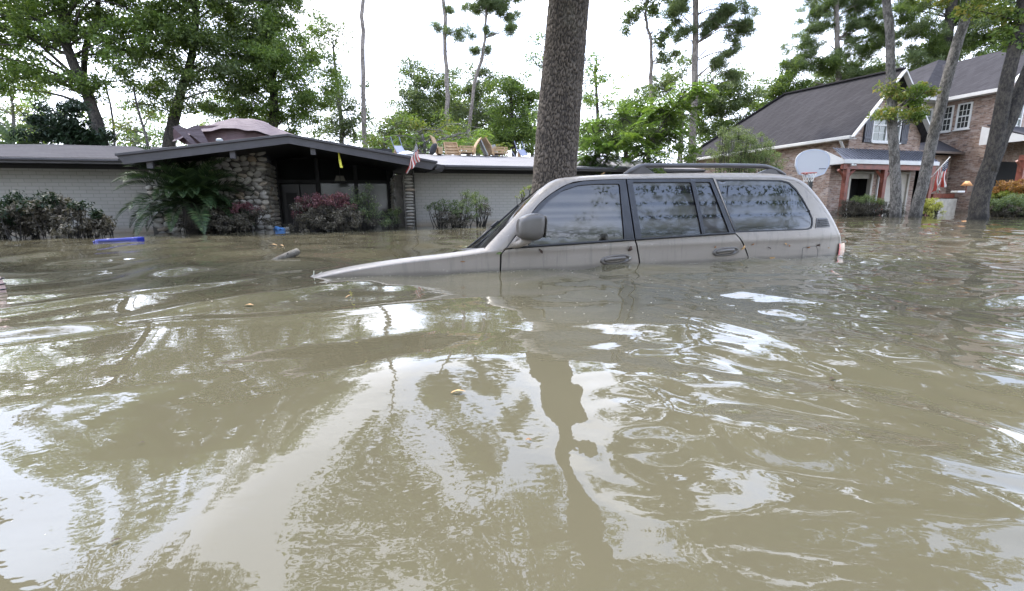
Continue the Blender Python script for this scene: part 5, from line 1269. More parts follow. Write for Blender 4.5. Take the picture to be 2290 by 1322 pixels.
tree('pine_tree', 'crooked pine with open clustered crown in the middle of the sky', 25.0, [(1040, 430), (1050, 300), (1062, 190), (1082, 110), (1086, 40), (1090, -30), (1095, -120)], .12, .05,
     [(1060, 20, 26, 16), (1110, 15, 34, 18), (1140, 35, 28, 12), (1065, 115, 14, 10), (1095, 115, 10, 8), (1145, 65, 24, 9), (1080, -10, 30, 14), (1150, -10, 30, 12), (1110, -50, 50, 20), (1090, 75, 12, 8), (1100, -130, 60, 40)], L_PINE, BARK_P, .24, 1.0, 'pine', seed=17, nl=260, rc=.28, limbs=3, asp=.07, wob=.3)
tree('slender_tree', 'tall airy tree hidden behind the big oak trunk, its twigs showing on both sides', 14.0, [(1225, 430), (1228, 300), (1222, 200), (1225, 90)], .07, .03, [(1205, 80, 20, 30), (1190, 150, 22, 22), (1330, 130, 22, 22), (1215, 120, 24, 30), (1345, 190, 28, 30), (1195, 260, 20, 25), (1310, 200, 22, 30)], L_OAK2, BARK_G, .10, .7, seed=18, nl=40, rc=.3)
tree('oak_tree', 'dull green oak filling the gap between the two middle pines', 29.0, [(1025, 430), (1022, 320), (1020, 230)], .2, .07, [(1020, 250, 60, 50), (960, 320, 70, 30), (1060, 310, 70, 35), (1120, 290, 50, 40), (900, 330, 50, 25)], L_OAK, BARK_D, .16, 1.5, seed=40, nl=75, rc=.5, leaf2=L_GREY)
tree('oak_tree', 'shadowy green tree low behind the mimosas', 19.0, [(1400, 440), (1400, 340), (1395, 260)], .15, .06, [(1400, 300, 60, 45), (1340, 340, 50, 30), (1470, 320, 60, 40), (1540, 340, 50, 30), (1430, 240, 50, 35), (1500, 260, 45, 35)], L_OAK, BARK_D, .13, 1.2, seed=41, nl=80, leaf2=L_OAK2)
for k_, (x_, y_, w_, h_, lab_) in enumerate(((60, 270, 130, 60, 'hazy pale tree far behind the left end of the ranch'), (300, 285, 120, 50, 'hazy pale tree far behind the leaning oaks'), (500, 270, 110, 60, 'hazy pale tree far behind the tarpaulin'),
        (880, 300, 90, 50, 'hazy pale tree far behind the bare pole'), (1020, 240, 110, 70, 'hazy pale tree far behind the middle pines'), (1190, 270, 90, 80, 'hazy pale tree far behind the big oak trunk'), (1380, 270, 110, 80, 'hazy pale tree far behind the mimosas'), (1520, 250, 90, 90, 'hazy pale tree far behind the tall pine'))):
    tree('shade_tree', lab_, 36.0, [(x_, 440), (x_, 340), (x_ + 6, y_)], .25, .1, [(x_, y_, w_, h_), (x_ - w_ * .4, y_ + h_ * .5, w_ * .7, h_ * .7), (x_ + w_ * .4, y_ + h_ * .4, w_ * .7, h_ * .7)], (L_YEL, L_GREY)[k_ % 2], BARK_G, .26, .75, seed=60 + k_, nl=34, rc=.8, leaf2=L_OAK2)  # distance haze is put into the paler leaf colours
# right of the big trunk
tree('slender_tree', 'broken green tree just right of the big oak trunk', 17.0, [(1340, 430), (1338, 330), (1335, 230), (1330, 150)], .10, .04, [(1335, 210, 35, 45), (1345, 280, 50, 45), (1310, 320, 40, 40), (1330, 150, 22, 20), (1380, 300, 40, 40)], L_OAK2, BARK_D, .13, .9, seed=19, nl=60, leaf2=L_OAK)
tree('mimosa_tree', 'feathery bright green mimosa tree above the right end of the ranch roof', 12.8, [(1332, 470), (1332, 400), (1330, 320), (1325, 250)], .03, .012, [(1330, 290, 50, 40), (1370, 330, 60, 30), (1400, 250, 60, 40), (1350, 360, 60, 22), (1310, 350, 35, 30)], L_MIM, BARK_D, .12, 1.5, 'frond', seed=20, nl=120, rc=.3, wob=.5)
tree('mimosa_tree', 'feathery mimosa on a slanting dark stem above the roof rail', 12.2, [(1425, 460), (1440, 360), (1480, 280), (1545, 190)], .025, .012, [(1480, 250, 70, 40), (1535, 225, 45, 36), (1440, 310, 60, 30), (1505, 290, 45, 30), (1470, 350, 60, 22), (1555, 190, 36, 20)], L_MIM, BARK_D, .12, 1.5, 'frond', seed=21, nl=120, rc=.3, wob=.5, leaf2=L_OAK2)
tree('slender_tree', 'pale trunked tree with an airy crown left of the tall pine', 22.0, [(1448, 440), (1450, 340), (1456, 220), (1457, 120), (1450, 70), (1440, 20)], .14, .05, [(1410, 30, 35, 22), (1465, 15, 40, 22), (1440, -20, 50, 24), (1395, 70, 14, 8), (1480, 90, 22, 22), (1500, 60, 20, 16), (1500, 130, 30, 25), (1450, -90, 70, 50)], L_PINE, BARK_P, .14, .8, seed=22, nl=60, rc=.3, wob=.3)
tree('pine_tree', 'tall straight pine with dark clustered crown left of the brick house', 20.0, [(1548, 440), (1548, 340), (1552, 220), (1555, 100), (1556, 0), (1558, -150), (1556, -300)], .17, .09,
     [(1625, 20, 32, 18), (1660, 70, 30, 20), (1605, 50, 24, 14), (1680, 25, 16, 8), (1520, 75, 18, 14), (1575, 75, 8, 8), (1640, 110, 16, 12), (1610, 140, 22, 14), (1640, 165, 18, 12), (1505, 30, 20, 20), (1530, 10, 20, 14), (1600, -40, 70, 30), (1540, -120, 90, 50), (1600, -240, 90, 60), (1500, -280, 80, 50)], L_PINE, BARK_P, .24, 1.1, 'pine', seed=23, nl=280, rc=.26, limbs=3, asp=.07, leaf2=L_GREY)
tree('slender_tree', 'second pale stem behind the mimosa left of the tall pine', 24.0, [(1522, 440), (1524, 340), (1528, 250)], .10, .05, [(1500, 180, 50, 35), (1450, 200, 45, 25), (1530, 150, 35, 25)], L_PINE, BARK_P, .15, .9, seed=24, nl=70)
tree('oak_tree', 'rounded grey green oak behind the lower end of the shingle roof', 28.0, [(1620, 440), (1620, 330), (1610, 230)], .2, .07, [(1620, 190, 55, 45), (1600, 250, 60, 45), (1660, 230, 45, 40), (1560, 220, 40, 40), (1580, 290, 60, 30), (1680, 280, 50, 25)], L_GREY, BARK_G, .17, 1.3, seed=25, nl=85, rc=.5, leaf2=L_OAK)
tree('oak_tree', 'green tree rising behind the hipped end of the shingle roof', 30.0, [(1745, 440), (1745, 300), (1742, 200)], .2, .07, [(1745, 190, 50, 30), (1710, 230, 50, 28), (1780, 210, 60, 28), (1760, 165, 25, 12)], L_OAK, BARK_D, .17, 1.3, seed=26, nl=80, rc=.5)
tree('pine_tree', 'broad spreading pine crown above the shingle roof ridge', 30.0, [(1880, 440), (1878, 300), (1875, 180), (1872, 90), (1870, 0), (1868, -100)], .22, .12,
     [(1800, 100, 35, 25), (1830, 50, 40, 25), (1790, 150, 35, 28), (1850, 140, 50, 30), (1900, 60, 40, 22), (1860, 10, 60, 22), (1930, 110, 50, 25), (1950, 40, 40, 25), (1920, 160, 60, 22), (1980, 80, 40, 30), (1880, -60, 110, 50), (1930, 0, 50, 25)], L_PINE, BARK_P, .26, 1.2, 'pine', seed=27, nl=280, rc=.42, limbs=3, asp=.075, leaf2=L_OAK)
tree('oak_tree', 'soft grey green tree tops directly behind the main shingle ridge', 33.0, [(1900, 440), (1900, 300), (1900, 200)], .2, .08, [(1900, 170, 70, 30), (1840, 190, 50, 25), (1960, 160, 50, 30), (2040, 170, 50, 40), (2080, 130, 50, 40), (2150, 120, 60, 30)], L_GREY, BARK_G, .18, 1.3, seed=28, nl=80, rc=.55)
tree('pine_tree', 'thick dark pine trunk rising behind the tall hipped roof', 27.0, [(2105, 440), (2108, 250), (2112, 130), (2125, 40), (2135, -60), (2140, -200)], .36, .2, [(2060, 70, 50, 30), (2100, 100, 50, 30), (2170, 80, 50, 30), (2060, 130, 40, 25), (2080, -20, 90, 40), (2180, 20, 70, 40), (2200, -100, 130, 70), (2030, 20, 50, 30)], L_PINE, BARK_D, .26, 1.1, 'pine', seed=29, nl=260, rc=.42, limbs=4, asp=.075, leaf2=L_OAK)
tree('oak_tree', 'tree crown filling the sky at the far right behind the brick house', 26.0, [(2290, 440), (2290, 250), (2290, 120)], .24, .1, [(2250, 110, 60, 40), (2310, 60, 90, 60), (2220, 40, 60, 40), (2400, 120, 110, 110), (2350, -80, 150, 100)], L_OAK2, BARK_D, .16, 1.1, seed=30, nl=80, rc=.5, leaf2=L_GREY)
# the three leaning trunks in front of the brick house
tree('street_tree', 'left of the three leaning trunks, with a leafy tuft half way up', 14.0, [(2003, 484), (2002, 420), (1998, 330), (1994, 240), (1992, 160), (1990, 80), (1982, 0), (1975, -120), (1970, -260)], .155, .09,
     [(2010, 215, 36, 22, 0), (1990, 250, 26, 18, -.2), (2050, 230, 26, 22, 0), (1985, 195, 20, 16, 0), (2035, 265, 30, 14, -.2), (2060, 205, 18, 12, 0), (1960, -130, 130, 70), (1850, -240, 140, 80), (2040, -250, 130, 80), (1750, -480, 160, 110), (1950, -640, 200, 120), (1620, -720, 150, 110)], L_YEL, BARK_G, .13, .85, seed=31, nl=75, rc=.26, leaf2=L_OAK2, limbs=4, limb_r=.25)
tree('street_tree', 'middle leaning trunk crossing in front of the entry roof', 14.3, [(2047, 484), (2060, 430), (2082, 330), (2105, 230), (2130, 130), (2155, 50), (2180, -20), (2205, -160), (2220, -300)], .17, .11,
     [(2190, 25, 40, 18, 0), (2150, -60, 110, 50), (2250, -150, 150, 80), (2100, -260, 150, 80), (2260, -330, 170, 90)], L_OAK2, BARK_G, .13, .75, seed=32, nl=80, rc=.32, leaf2=L_YEL, limbs=4, limb_r=.3)
tree('street_tree', 'thickest forked trunk at the right edge leaning over the water', 11.6, [(2183, 491), (2192, 450), (2215, 370), (2245, 290), (2285, 200), (2330, 100), (2370, 0), (2400, -140)], .21, .13,
     [(2255, 60, 26, 20, 0), (2250, 20, 40, 22, 0), (2200, 5, 26, 14, 0), (2280, 100, 20, 22, 0), (2250, -40, 80, 30, 0), (2400, -180, 200, 110), (2250, -260, 170, 90), (2440, 60, 120, 100), (2300, -520, 240, 150), (2050, -780, 260, 160), (2500, -800, 260, 180), (1700, -980, 240, 150), (2300, -1100, 300, 200)], L_YEL, BARK_D, .13, .75, seed=33, nl=80, rc=.3, leaf2=L_OAK2, limbs=4, limb_r=.25)
W = MB(); r3 = [o for o in bpy.data.objects if o.name.startswith('street_tree')][-1]; b3 = np.array(r3.location)
Q = smooth_path([at(2212, 385, 11.6), at(2232, 290, 11.55), at(2252, 180, 11.5), at(2280, 60, 11.5), at(2295, -60, 11.4), at(2310, -220, 11.2)], 22); V, F = tube_vf(Q - b3, np.linspace(.16, .09, 22), 10); W.add(V, F); W.build('trunk', BARK_D, r3, True)
# taller crowns that only show as reflections, and the trees across the street behind the camera
tree('overhanging_oak', 'oak outside the left edge whose overhanging limbs show only as a reflection', 5.4, [(-700, 520), (-640, 200), (-500, -160), (-300, -420)], .25, .1,
     [(-200, -520, 260, 110), (40, -480, 170, 80), (220, -560, 170, 90), (400, -620, 160, 90), (560, -560, 90, 60), (120, -760, 260, 120), (420, -860, 200, 110), (100, -560, 150, 110), (300, -640, 170, 120), (480, -540, 100, 70), (60, -740, 200, 120), (-250, -300, 170, 95), (-420, -560, 200, 150)], L_OAK, BARK_D, .10, .62, seed=34, nl=48, rc=.26)
def rear_tree(x, y, h, w, seed, leaf, lab):
    rg = np.random.default_rng(seed); root = thing('street_tree', lab, 'tree', (x, y, 0), 0, 'trees across the street behind the viewer')
    T = smooth_path([(0, 0, -.7), (.1, 0, h * .3), (-.2, .1, h * .6), (.1, 0, h * .9)], 14); W = MB(); W.add(*tube_vf(T, np.linspace(.3, .08, 14), 8))
    k = 90; g = unit(rg.normal(size=(k, 3))) * rg.random((k, 1)) ** .45; C = np.array([0, 0, h * .68]) + g * np.array([w, w, h * .36])
    for q in range(16): W.add(*tube_vf(smooth_path([T[6 + q % 6], (T[6 + q % 6] + C[q]) / 2 + (0, 0, .3), C[q]], 5), np.linspace(.06, .012, 5), 5, False))
    W.build('trunk', BARK_D, root, True)
    leaves_obj('crown', clump_leaves(rg, C, rg.uniform(.5, .9, k), 45, .20), leaf, root, (0, 0, 0))
rear_tree(-7, -9, 6.2, 3.6, 51, L_OAK, 'oak across the street behind the viewer, left one'); rear_tree(.5, -13, 8.0, 4.2, 52, L_OAK2, 'tall oak across the street straight behind the viewer')
rear_tree(8, -9, 6.4, 3.8, 53, L_OAK, 'oak across the street behind the viewer, right one'); rear_tree(-16, -3, 10, 4.5, 54, L_GREY, 'grey green oak far to the left of the viewer')
rear_tree(16, 1, 11, 4.6, 55, L_OAK, 'big oak far to the right of the viewer'); rear_tree(9.5, -4.5, 5.5, 2.4, 56, L_OAK, 'small oak close behind the viewer on the right')
rears = [o for o in bpy.data.objects if o.get('group') == 'trees across the street behind the viewer']
for i, (x, y, sc, lab) in enumerate(((-11.5, -5, 1.05, 'oak behind the viewer, between the left pair across the street'), (-3.5, -16, 1.15, 'deep back row oak behind the viewer, slightly left'), (4.5, -11, 1.0, 'oak behind the viewer, right of the tall straight one'),
                                (12.5, -4, 1.05, 'oak right of the viewer, in front of the far right oak'), (-3, -9.5, .85, 'small oak close behind the viewer, slightly left'), (14, -12, 1.3, 'largest oak behind the viewer, far right corner'), (-14, -13, 1.3, 'largest oak behind the viewer, far left corner'), (2, -10.5, .8, 'smallest oak directly behind the viewer'))):
    src = rears[i % 4]; r_ = src.copy(); COL.objects.link(r_); r_.location = (x, y, 0); r_.scale = (sc,) * 3; r_.rotation_euler = (0, 0, i * 1.3); r_['label'] = lab
    for ch in list(src.children): c_ = ch.copy(); COL.objects.link(c_); c_.parent = r_
print('trees', time.time() - T0)
def roadside_oak():
    rg = np.random.default_rng(321); b0 = np.array([-4.2, -3.4, 0]); root = thing('overhanging_oak', 'oak just behind the viewer whose low leafy limbs are mirrored in the vehicle windows', 'tree', b0)
    W = MB(); T = smooth_path([(-4.2, -3.4, -.7), (-4.1, -3.3, 2), (-3.7, -3.0, 4.2), (-3.2, -2.8, 6.5)], 12); W.add(*tube_vf(T - b0, np.linspace(.27, .12, 12), 9)); C = []; Rr = []
    for tgt, z0 in (((0.5, -1.8, 3.3), 3.2), ((3.2, -2.4, 4.3), 4.0), ((1.5, -3.2, 4.6), 4.6), ((5.2, -2.2, 4.0), 3.8), ((-1.0, -1.4, 4.1), 3.7), ((3.5, -1.3, 3.2), 3.3), ((6.5, -3.2, 5.0), 4.6)):
        s = np.array([-3.9, -3.1, z0]); e = np.array(tgt); Q = smooth_path([s, (s + e) / 2 + (0, 0, .45), e], 20); W.add(*tube_vf(Q - b0, np.linspace(.08, .015, 20), 6, False))
        for j in range(8, 20):
            for _ in range(2):
                d = unit(rg.normal(size=3) * np.array([1, 1, .45])) * rg.uniform(.15, .55); W.add(*tube_vf(np.array([Q[j], Q[j] + d]) - b0, [.010, .003], 4, False)); C.append(Q[j] + d); Rr.append(.2)
    W.build('trunk', BARK_D, root, True); leaves_obj('crown', clump_leaves(rg, np.array(C), np.array(Rr), 16, .13, .38, .6), L_OAK, root, b0)
roadside_oak()
# distant wood closing the horizon
rg = np.random.default_rng(90); C = []; 
for a in np.radians(np.arange(-180, 180, 1.1)):
    for k in range(5):
        d = rg.uniform(38, 60); C.append((d * math.sin(a), d * math.cos(a), rg.uniform(0.3, 3.6) + (1.6 if abs(a) > .2 else 0) * rg.random()))
C = np.array(C); o = leaves_obj('treeline', clump_leaves(rg, C, rg.uniform(1.2, 2.2, len(C)), 28, .48), L_OAK, None, (0, 0, 0)); tag(o, 'far wood closing the view behind all the houses', kind='stuff')
# behind the ranch a low garden hedge
# ------------------------------------------------------------------ bushes
def bush(name, label, Y, blobs, leafs, L, rc, nl, seed, dens=1.4, kind='leaf', flat=.8, base=None, cat='shrub', stems=14, group=None, asp=.48, parts=None, fill=.95):
    """blobs: (px, py, rx, ry, material index)"""
    rg = np.random.default_rng(3000 + seed); m = px2m(Y)
    bx = base or (np.mean([b[0] for b in blobs]), 500); b0 = at(bx[0], bx[1], Y); b0[2] = 0
    root = thing(name, label, cat, b0, 0, group); W = MB(); per = {}
    for (x, y, rx, ry, mi) in blobs:
        c = at(x, y, Y); a, b_ = rx * m, ry * m; k = max(3, int(dens * 2.2 * a * b_ / rc ** 2)); g = unit(rg.normal(size=(k, 3))) * rg.random((k, 1)) ** .4
        cc = c + g * np.array([a, min(a, .55), b_]); cc = cc[cc[:, 2] > 0.0]; per.setdefault(mi, []).append(cc)
        for q in rg.choice(len(cc), min(stems, len(cc)), replace=False):
            e = cc[q]; s = np.array([b0[0] + (round((e[0] - b0[0]) / .5) * .5) * .8 + rg.normal() * .03, b0[1] * .8 + e[1] * .2, -.3]); W.add(*tube_vf(smooth_path([s, (s + e) / 2 + rg.normal(size=3) * .06, e], 6) - b0, np.linspace(.014, .005, 6), 4, False))
    W.build('stems', BARK_D, root, True)
    for mi, L_ in per.items():
        C = np.concatenate(L_); leaves_obj('foliage', clump_leaves(rg, C, rc * rg.uniform(.6, 1.25, len(C)), nl, L, asp, flat, kind), leafs[mi], root, b0)
    return root
bush('dark_shrub', 'straggly dark green shrub with muddy lower leaves against the left ranch wall', 8.1, [(60, 480, 60, 26, 1), (120, 470, 50, 30, 1), (40, 450, 40, 18, 0), (115, 445, 28, 14, 0), (150, 480, 40, 22, 1), (200, 495, 30, 14, 1), (180, 460, 10, 6, 0), (215, 478, 12, 6, 0), (20, 490, 60, 22, 1), (60, 508, 80, 12, 1), (150, 510, 60, 10, 1), (210, 508, 24, 8, 1), (90, 460, 50, 16, 0), (238, 500, 8, 6, 1), (60, 520, 90, 7, 1), (160, 520, 70, 6, 1), (222, 516, 20, 5, 1)], [L_DARK, L_MUD], .075, .11, 40, 1, asp=.42, stems=4)
bush('dark_shrub', 'glossy dark strap leaved plant at the left edge of the ranch wall', 7.7, [(-30, 465, 50, 24, 0), (-60, 490, 60, 24, 0), (10, 470, 25, 14, 0)], [L_DARK], .15, .16, 26, 2, asp=.2)
bush('barberry_bush', 'low muddy brown bush in front of the river stone wall', 9.2, [(440, 495, 40, 18, 0), (500, 485, 60, 24, 0), (560, 490, 44, 24, 0), (480, 505, 80, 12, 0), (540, 465, 50, 8, 1)], [L_MUD, L_RED], .045, .09, 60, 3, dens=1.3)
bush('barberry_bush', 'rounded muddy bush with wine red tips before the porch glazing', 9.1, [(700, 480, 44, 30, 0), (760, 490, 60, 28, 0), (720, 505, 70, 12, 0), (700, 450, 38, 12, 1), (745, 445, 40, 12, 1), (680, 460, 22, 10, 1), (770, 455, 24, 12, 1), (665, 475, 10, 8, 1)], [L_MUD, L_RED], .045, .09, 60, 4)
bush('grey_shrub', 'wispy grey green bush beside the stone pillar', 9.8, [(820, 470, 40, 30, 0), (855, 490, 34, 20, 0), (800, 440, 20, 18, 0), (815, 425, 12, 16, 0), (830, 500, 50, 12, 1)], [L_GREY, L_MUD], .05, .10, 34, 5, dens=1.1, asp=.3)
bush('sparse_shrub', 'sparse open shrub against the right ranch wall', 10.6, [(1040, 470, 40, 22, 0), (1060, 450, 34, 20, 0), (1010, 460, 34, 14, 0), (970, 465, 22, 12, 0), (1085, 470, 18, 14, 1), (1045, 435, 20, 8, 0), (1020, 490, 50, 10, 1), (1000, 480, 40, 14, 1), (1030, 499, 60, 5, 1), (1000, 492, 40, 6, 1)], [L_GREY, L_MUD], .05, .085, 17, 6, dens=1.8, stems=7, asp=.4)
bush('weed', 'thin weed with a few twigs between the shrub and the windscreen', 8.5, [(1185, 425, 22, 12, 0), (1165, 440, 12, 10, 0)], [L_YEL], .04, .05, 8, 7, dens=.8, stems=6, base=(1180, 500))
bush('crape_myrtle', 'light green shrub in front of the brick house side wall', 13.2, [(1660, 340, 55, 34, 0), (1620, 355, 40, 26, 0), (1700, 350, 40, 28, 0), (1640, 310, 34, 22, 0), (1680, 315, 34, 22, 0), (1620, 300, 10, 18, 0), (1660, 295, 14, 16, 0), (1735, 360, 24, 18, 0), (1720, 325, 14, 14, 0), (1655, 385, 80, 30, 0), (1655, 420, 70, 26, 0)], [L_SHRUB], .055, .13, 46, 8, dens=1.5, stems=10, asp=.35)
bush('reed_clump', 'brown muddy weeds at the foot of the garage openings', 16.0, [(1915, 463, 40, 12, 0), (1960, 466, 36, 10, 0), (1900, 455, 14, 8, 0), (1925, 446, 26, 8, 1), (1960, 450, 14, 8, 1), (1985, 462, 26, 9, 0), (1910, 476, 40, 6, 0), (1965, 477, 36, 6, 0), (2010, 476, 16, 6, 0)], [L_MUD, L_SHRUB], .07, .12, 50, 9, dens=2.6, asp=.2)
bush('lime_shrub', 'small yellow green shrub between the leaning trunks', 15.6, [(2080, 456, 16, 10, 0), (2070, 464, 22, 8, 0), (2095, 462, 12, 8, 0), (2080, 476, 26, 6, 0)], [L_LIME], .06, .10, 40, 10, dens=2)
bush('nandina_bush', 'orange and green bush at the right edge beside the porch', 14.6, [(2250, 425, 34, 16, 0), (2290, 420, 40, 18, 0), (2235, 440, 24, 12, 1), (2330, 430, 40, 24, 0), (2250, 458, 40, 14, 1)], [L_ORG, L_YEL], .07, .12, 60, 11, dens=1.8)
bush('round_hedge', 'rounded grey green hedge at the right edge of the water', 13.4, [(2260, 460, 50, 18, 0), (2300, 455, 50, 22, 0), (2240, 470, 34, 12, 1), (2350, 462, 60, 24, 0), (2250, 482, 44, 7, 1), (2300, 480, 50, 9, 1)], [L_GREY, L_MUD], .06, .12, 70, 12, dens=1.8)
bush('fern', 'pale green fern like plants beside the pillar foot', 10.9, [(885, 475, 14, 14, 0), (880, 495, 16, 8, 1)], [L_SHRUB, L_MUD], .07, .09, 24, 13, asp=.2)
# palms: curved fronds with pairs of narrow leaflets
def palm(name, label, Y, px, py, n, ln, mat, seed, droop=.55, lw=.010, zb=None, dead=None, cat='palm'):
    rg = np.random.default_rng(seed); c = at(px, py, Y); b0 = np.array([c[0], c[1], 0]); root = thing(name, label, cat, b0)
    zc = c[2] if zb is None else zb; W = MB(); W.tube([(0, 0, -.6), (0, 0, zc - .05), (0, 0, zc + .08)], [.14, .15, .08], 10); W.build('trunk', BARK_D, root, True)
    for k in range(n):
        az = rg.random() * 6.283; el = rg.uniform(.0, 1.3); l = ln * rg.uniform(.75, 1.1); P = []
        d = np.array([math.cos(az) * math.cos(el), math.sin(az) * math.cos(el), math.sin(el)]); p = np.array([0, 0, zc]) + d * .06
        for s in range(15): P.append(p.copy()); d = unit(d + np.array([0, 0, -droop / 14 * (1 + s / 9)])); p = p + d * l / 14
        P = np.array(P); Lq = []
        for s in np.linspace(1.2, 13.9, 34):
            i = int(s); q = P[i] + (P[min(i + 1, 14)] - P[i]) * (s - i); t = unit(P[min(i + 1, 14)] - P[max(i - 1, 0)]); sd_ = unit(np.cross(t, [0, 0, 1.0])); up = np.cross(sd_, t)
            ll = .17 * l / .8 * math.sin(math.pi * min(1, (s / 14) * .82 + .16))
            for sg in (1, -1):
                dd = unit(sd_ * sg + t * .75 + up * .35 + rg.normal(size=3) * .06); Lq.append((q + dd * ll / 2, dd, up, ll, lw * 2.2))
        C = np.array([x[0] for x in Lq]); D = np.array([x[1] for x in Lq]); N = np.array([x[2] for x in Lq])
        fr = leaves_obj('frond', leaf_quads(C, D, N, [x[3] for x in Lq], [x[4] for x in Lq]), dead if (dead is not None and el < .05) else mat, root, (0, 0, 0))
        R = MB(); R.tube(P[::2], np.linspace(.010, .003, 8), 4, False); R.build('rib', mat, fr, True)
    return root
palm('sago_palm', 'dark sago palm with arching fronds in front of the stone wall corner', 9.2, 425, 455, 88, 1.25, L_PALM, 61, droop=.85, lw=.013)
palm('fan_palm', 'pale green palm fronds above the left end of the ranch roof', 14.5, 30, 330, 34, 1.3, L_PALE, 62, droop=1.1, lw=.016)
palm('fan_palm', 'dark palm behind the left ranch roof beside the magnolia', 15.2, 205, 330, 26, 1.0, L_DARK, 63, droop=1.2, lw=.014)
print('bushes', time.time() - T0)
# ------------------------------------------------------------------ floating things
def wz(x, y): return float(water_height(np.array([x]), np.array([y]))[0])
P = onz(268, 541); t = thing('plastic_bin', 'blue plastic storage bin floating almost sunk near the left ranch wall', 'bin', (P[0], P[1], wz(P[0], P[1])), math.radians(8))
t.scale = (.80, .8, .95); BLUE = plain('blue_plastic', (0.012, 0.022, 0.20), .35, .15, 5, .02)
m = MB(); out_ = round_poly([(-.34, -.17), (.36, -.17), (.36, .17), (-.34, .17)], .11, 5)
rings = [(1.0, -.06), (1.0, .045), (.985, .062), (.90, .065), (.87, .045)]
V = []; n = len(out_)
for sc, z_ in rings: V += [(x * sc, y * (sc if sc > .95 else sc - .08), z_ - .02 * (x < -.1) * (z_ > 0)) for x, y in out_]
F = [(i * n + k, i * n + (k + 1) % n, (i + 1) * n + (k + 1) % n, (i + 1) * n + k) for i in range(len(rings) - 1) for k in range(n)] + [tuple((len(rings) - 1) * n + k for k in range(n))]
m.add(V, F); bo = m.build('shell', BLUE, t, True)
m = MB(); m.box(-.24, .30, -.178, -.171, .005, .026); m.build('slot_shade_strip', plain('slot_shade_blue', (0.008, 0.012, 0.09), .5), t, bevel=.002)  # darker raised strip paints the shade of a slot in the side
m = MB(); m.tube([(-.36, -.1, .0), (-.40, -.05, .01), (-.40, .05, .01), (-.36, .1, .0)], .012, 6); m.build('handle', BLUE, t, True)
P0 = onz(617, 584); P1 = at(665, 563, P0[1] + .25); t = thing('log', 'short broken grey log sticking slantwise out of the water', 'log', (P0[0], P0[1], 0))
Q = smooth_path([(-.10, -.04, -.06), (0, 0, .0), (P1[0] - P0[0]) * .5 * np.array([1, 0, 0]) + np.array([0, .1, .055]), (P1[0] - P0[0], P1[1] - P0[1], P1[2])], 12) if False else smooth_path([(-.10, -.04, -.06), (0.01, 0, .005), ((P1[0] - P0[0]) * .5, .11, P1[2] * .52), (P1[0] - P0[0], P1[1] - P0[1], P1[2])], 12)
V, F = tube_vf(Q, [.020, .024, .028, .030, .031, .032, .032, .032, .033, .034, .034, .033], 10); MB().add(V, F).build('bark', bark_mat('log_bark', (0.26, 0.23, 0.18), (0.46, 0.42, 0.35), 14), t, True)
e = Q[-1]; d = unit(Q[-1] - Q[-2]); m = MB(); m.tube([e, e + d * .004], .029, 10); m.build('cut_end', plain('cut_wood', (0.42, 0.28, 0.17), .8), t)
m = MB(); m.tube([Q[7], Q[7] + np.array([.03, 0, .035])], .006, 5).tube([Q[0], Q[1] + np.array([-.05, -.02, -.01])], .006, 5); m.build('twig_stub', BARK_G, t)
P = onz(624, 515); t = thing('plastic_bag', 'crumpled light blue plastic bag floating at the ranch entry', 'bag', (P[0], P[1], .02)); V, F = lump(.085, seed=8, amp=.5, sc=(1.1, .8, .5)); MB().add(V, F).build('film', plain('sky_blue_plastic', (0.14, 0.36, 0.80), .4, .2, 20, .3), t, True)
P = onz(640, 513.5); t = thing('plastic_cup', 'small white cup lying in the water beside the blue bag', 'cup', (P[0], P[1], .025)); MB().tube([(-.06, 0, 0), (.06, .02, .01)], [.028, .036], 12).build('cup', WHITE, t, True)
P = onz(-6, 655); t = thing('unidentified_object', 'pale pink rounded object half out of the water at the left edge', 'object', (P[0], P[1], .02)); V, F = lump(.05, seed=12, amp=.2, sc=(.8, .6, 2.0)); MB().add(V, F).build('skin', plain('pale_pink', (0.55, 0.40, 0.36), .6, .1), t, True)  # unidentified object, given a plain made-up rounded form
for k in range(3): MB().tube([( .044 * math.cos(a), .034 * math.sin(a), -.0 + k * .03) for a in np.linspace(0, 6.283, 13)], .004, 5, False).build('band', DWOOD, t)
LB = plain('brown_leaf', (0.22, 0.10, 0.035), .7, .4, 40, .2); LO = plain('ochre_leaf', (0.42, 0.25, 0.10), .7, .3, 40, .2); LDK = plain('dark_leaf', (0.045, 0.025, 0.015), .8, .4, 40, .2); LGN = plain('green_leaf', (0.10, 0.14, 0.04), .6, .3, 40, .1); LWH = plain('pale_twig', (0.55, 0.55, 0.48), .7, .2)
def leaf_mesh(L, W, curl, lobes=0):
    V = []; n = 9
    for i in range(n):
        t = i / (n - 1); w = W * math.sin(math.pi * min(1, t * .93 + .04)) ** .8 * (1 + .3 * lobes * math.sin(t * 14)); x = (t - .5) * L; z_ = curl * L * math.sin(math.pi * t)
        V += [(x, -w / 2, z_ + curl * w * .8), (x, 0, z_), (x, w / 2, z_ + curl * w * .8)]
    F = []
    for i in range(n - 1): F += [(3 * i, 3 * i + 3, 3 * i + 4, 3 * i + 1), (3 * i + 1, 3 * i + 4, 3 * i + 5, 3 * i + 2)]
    return V, F
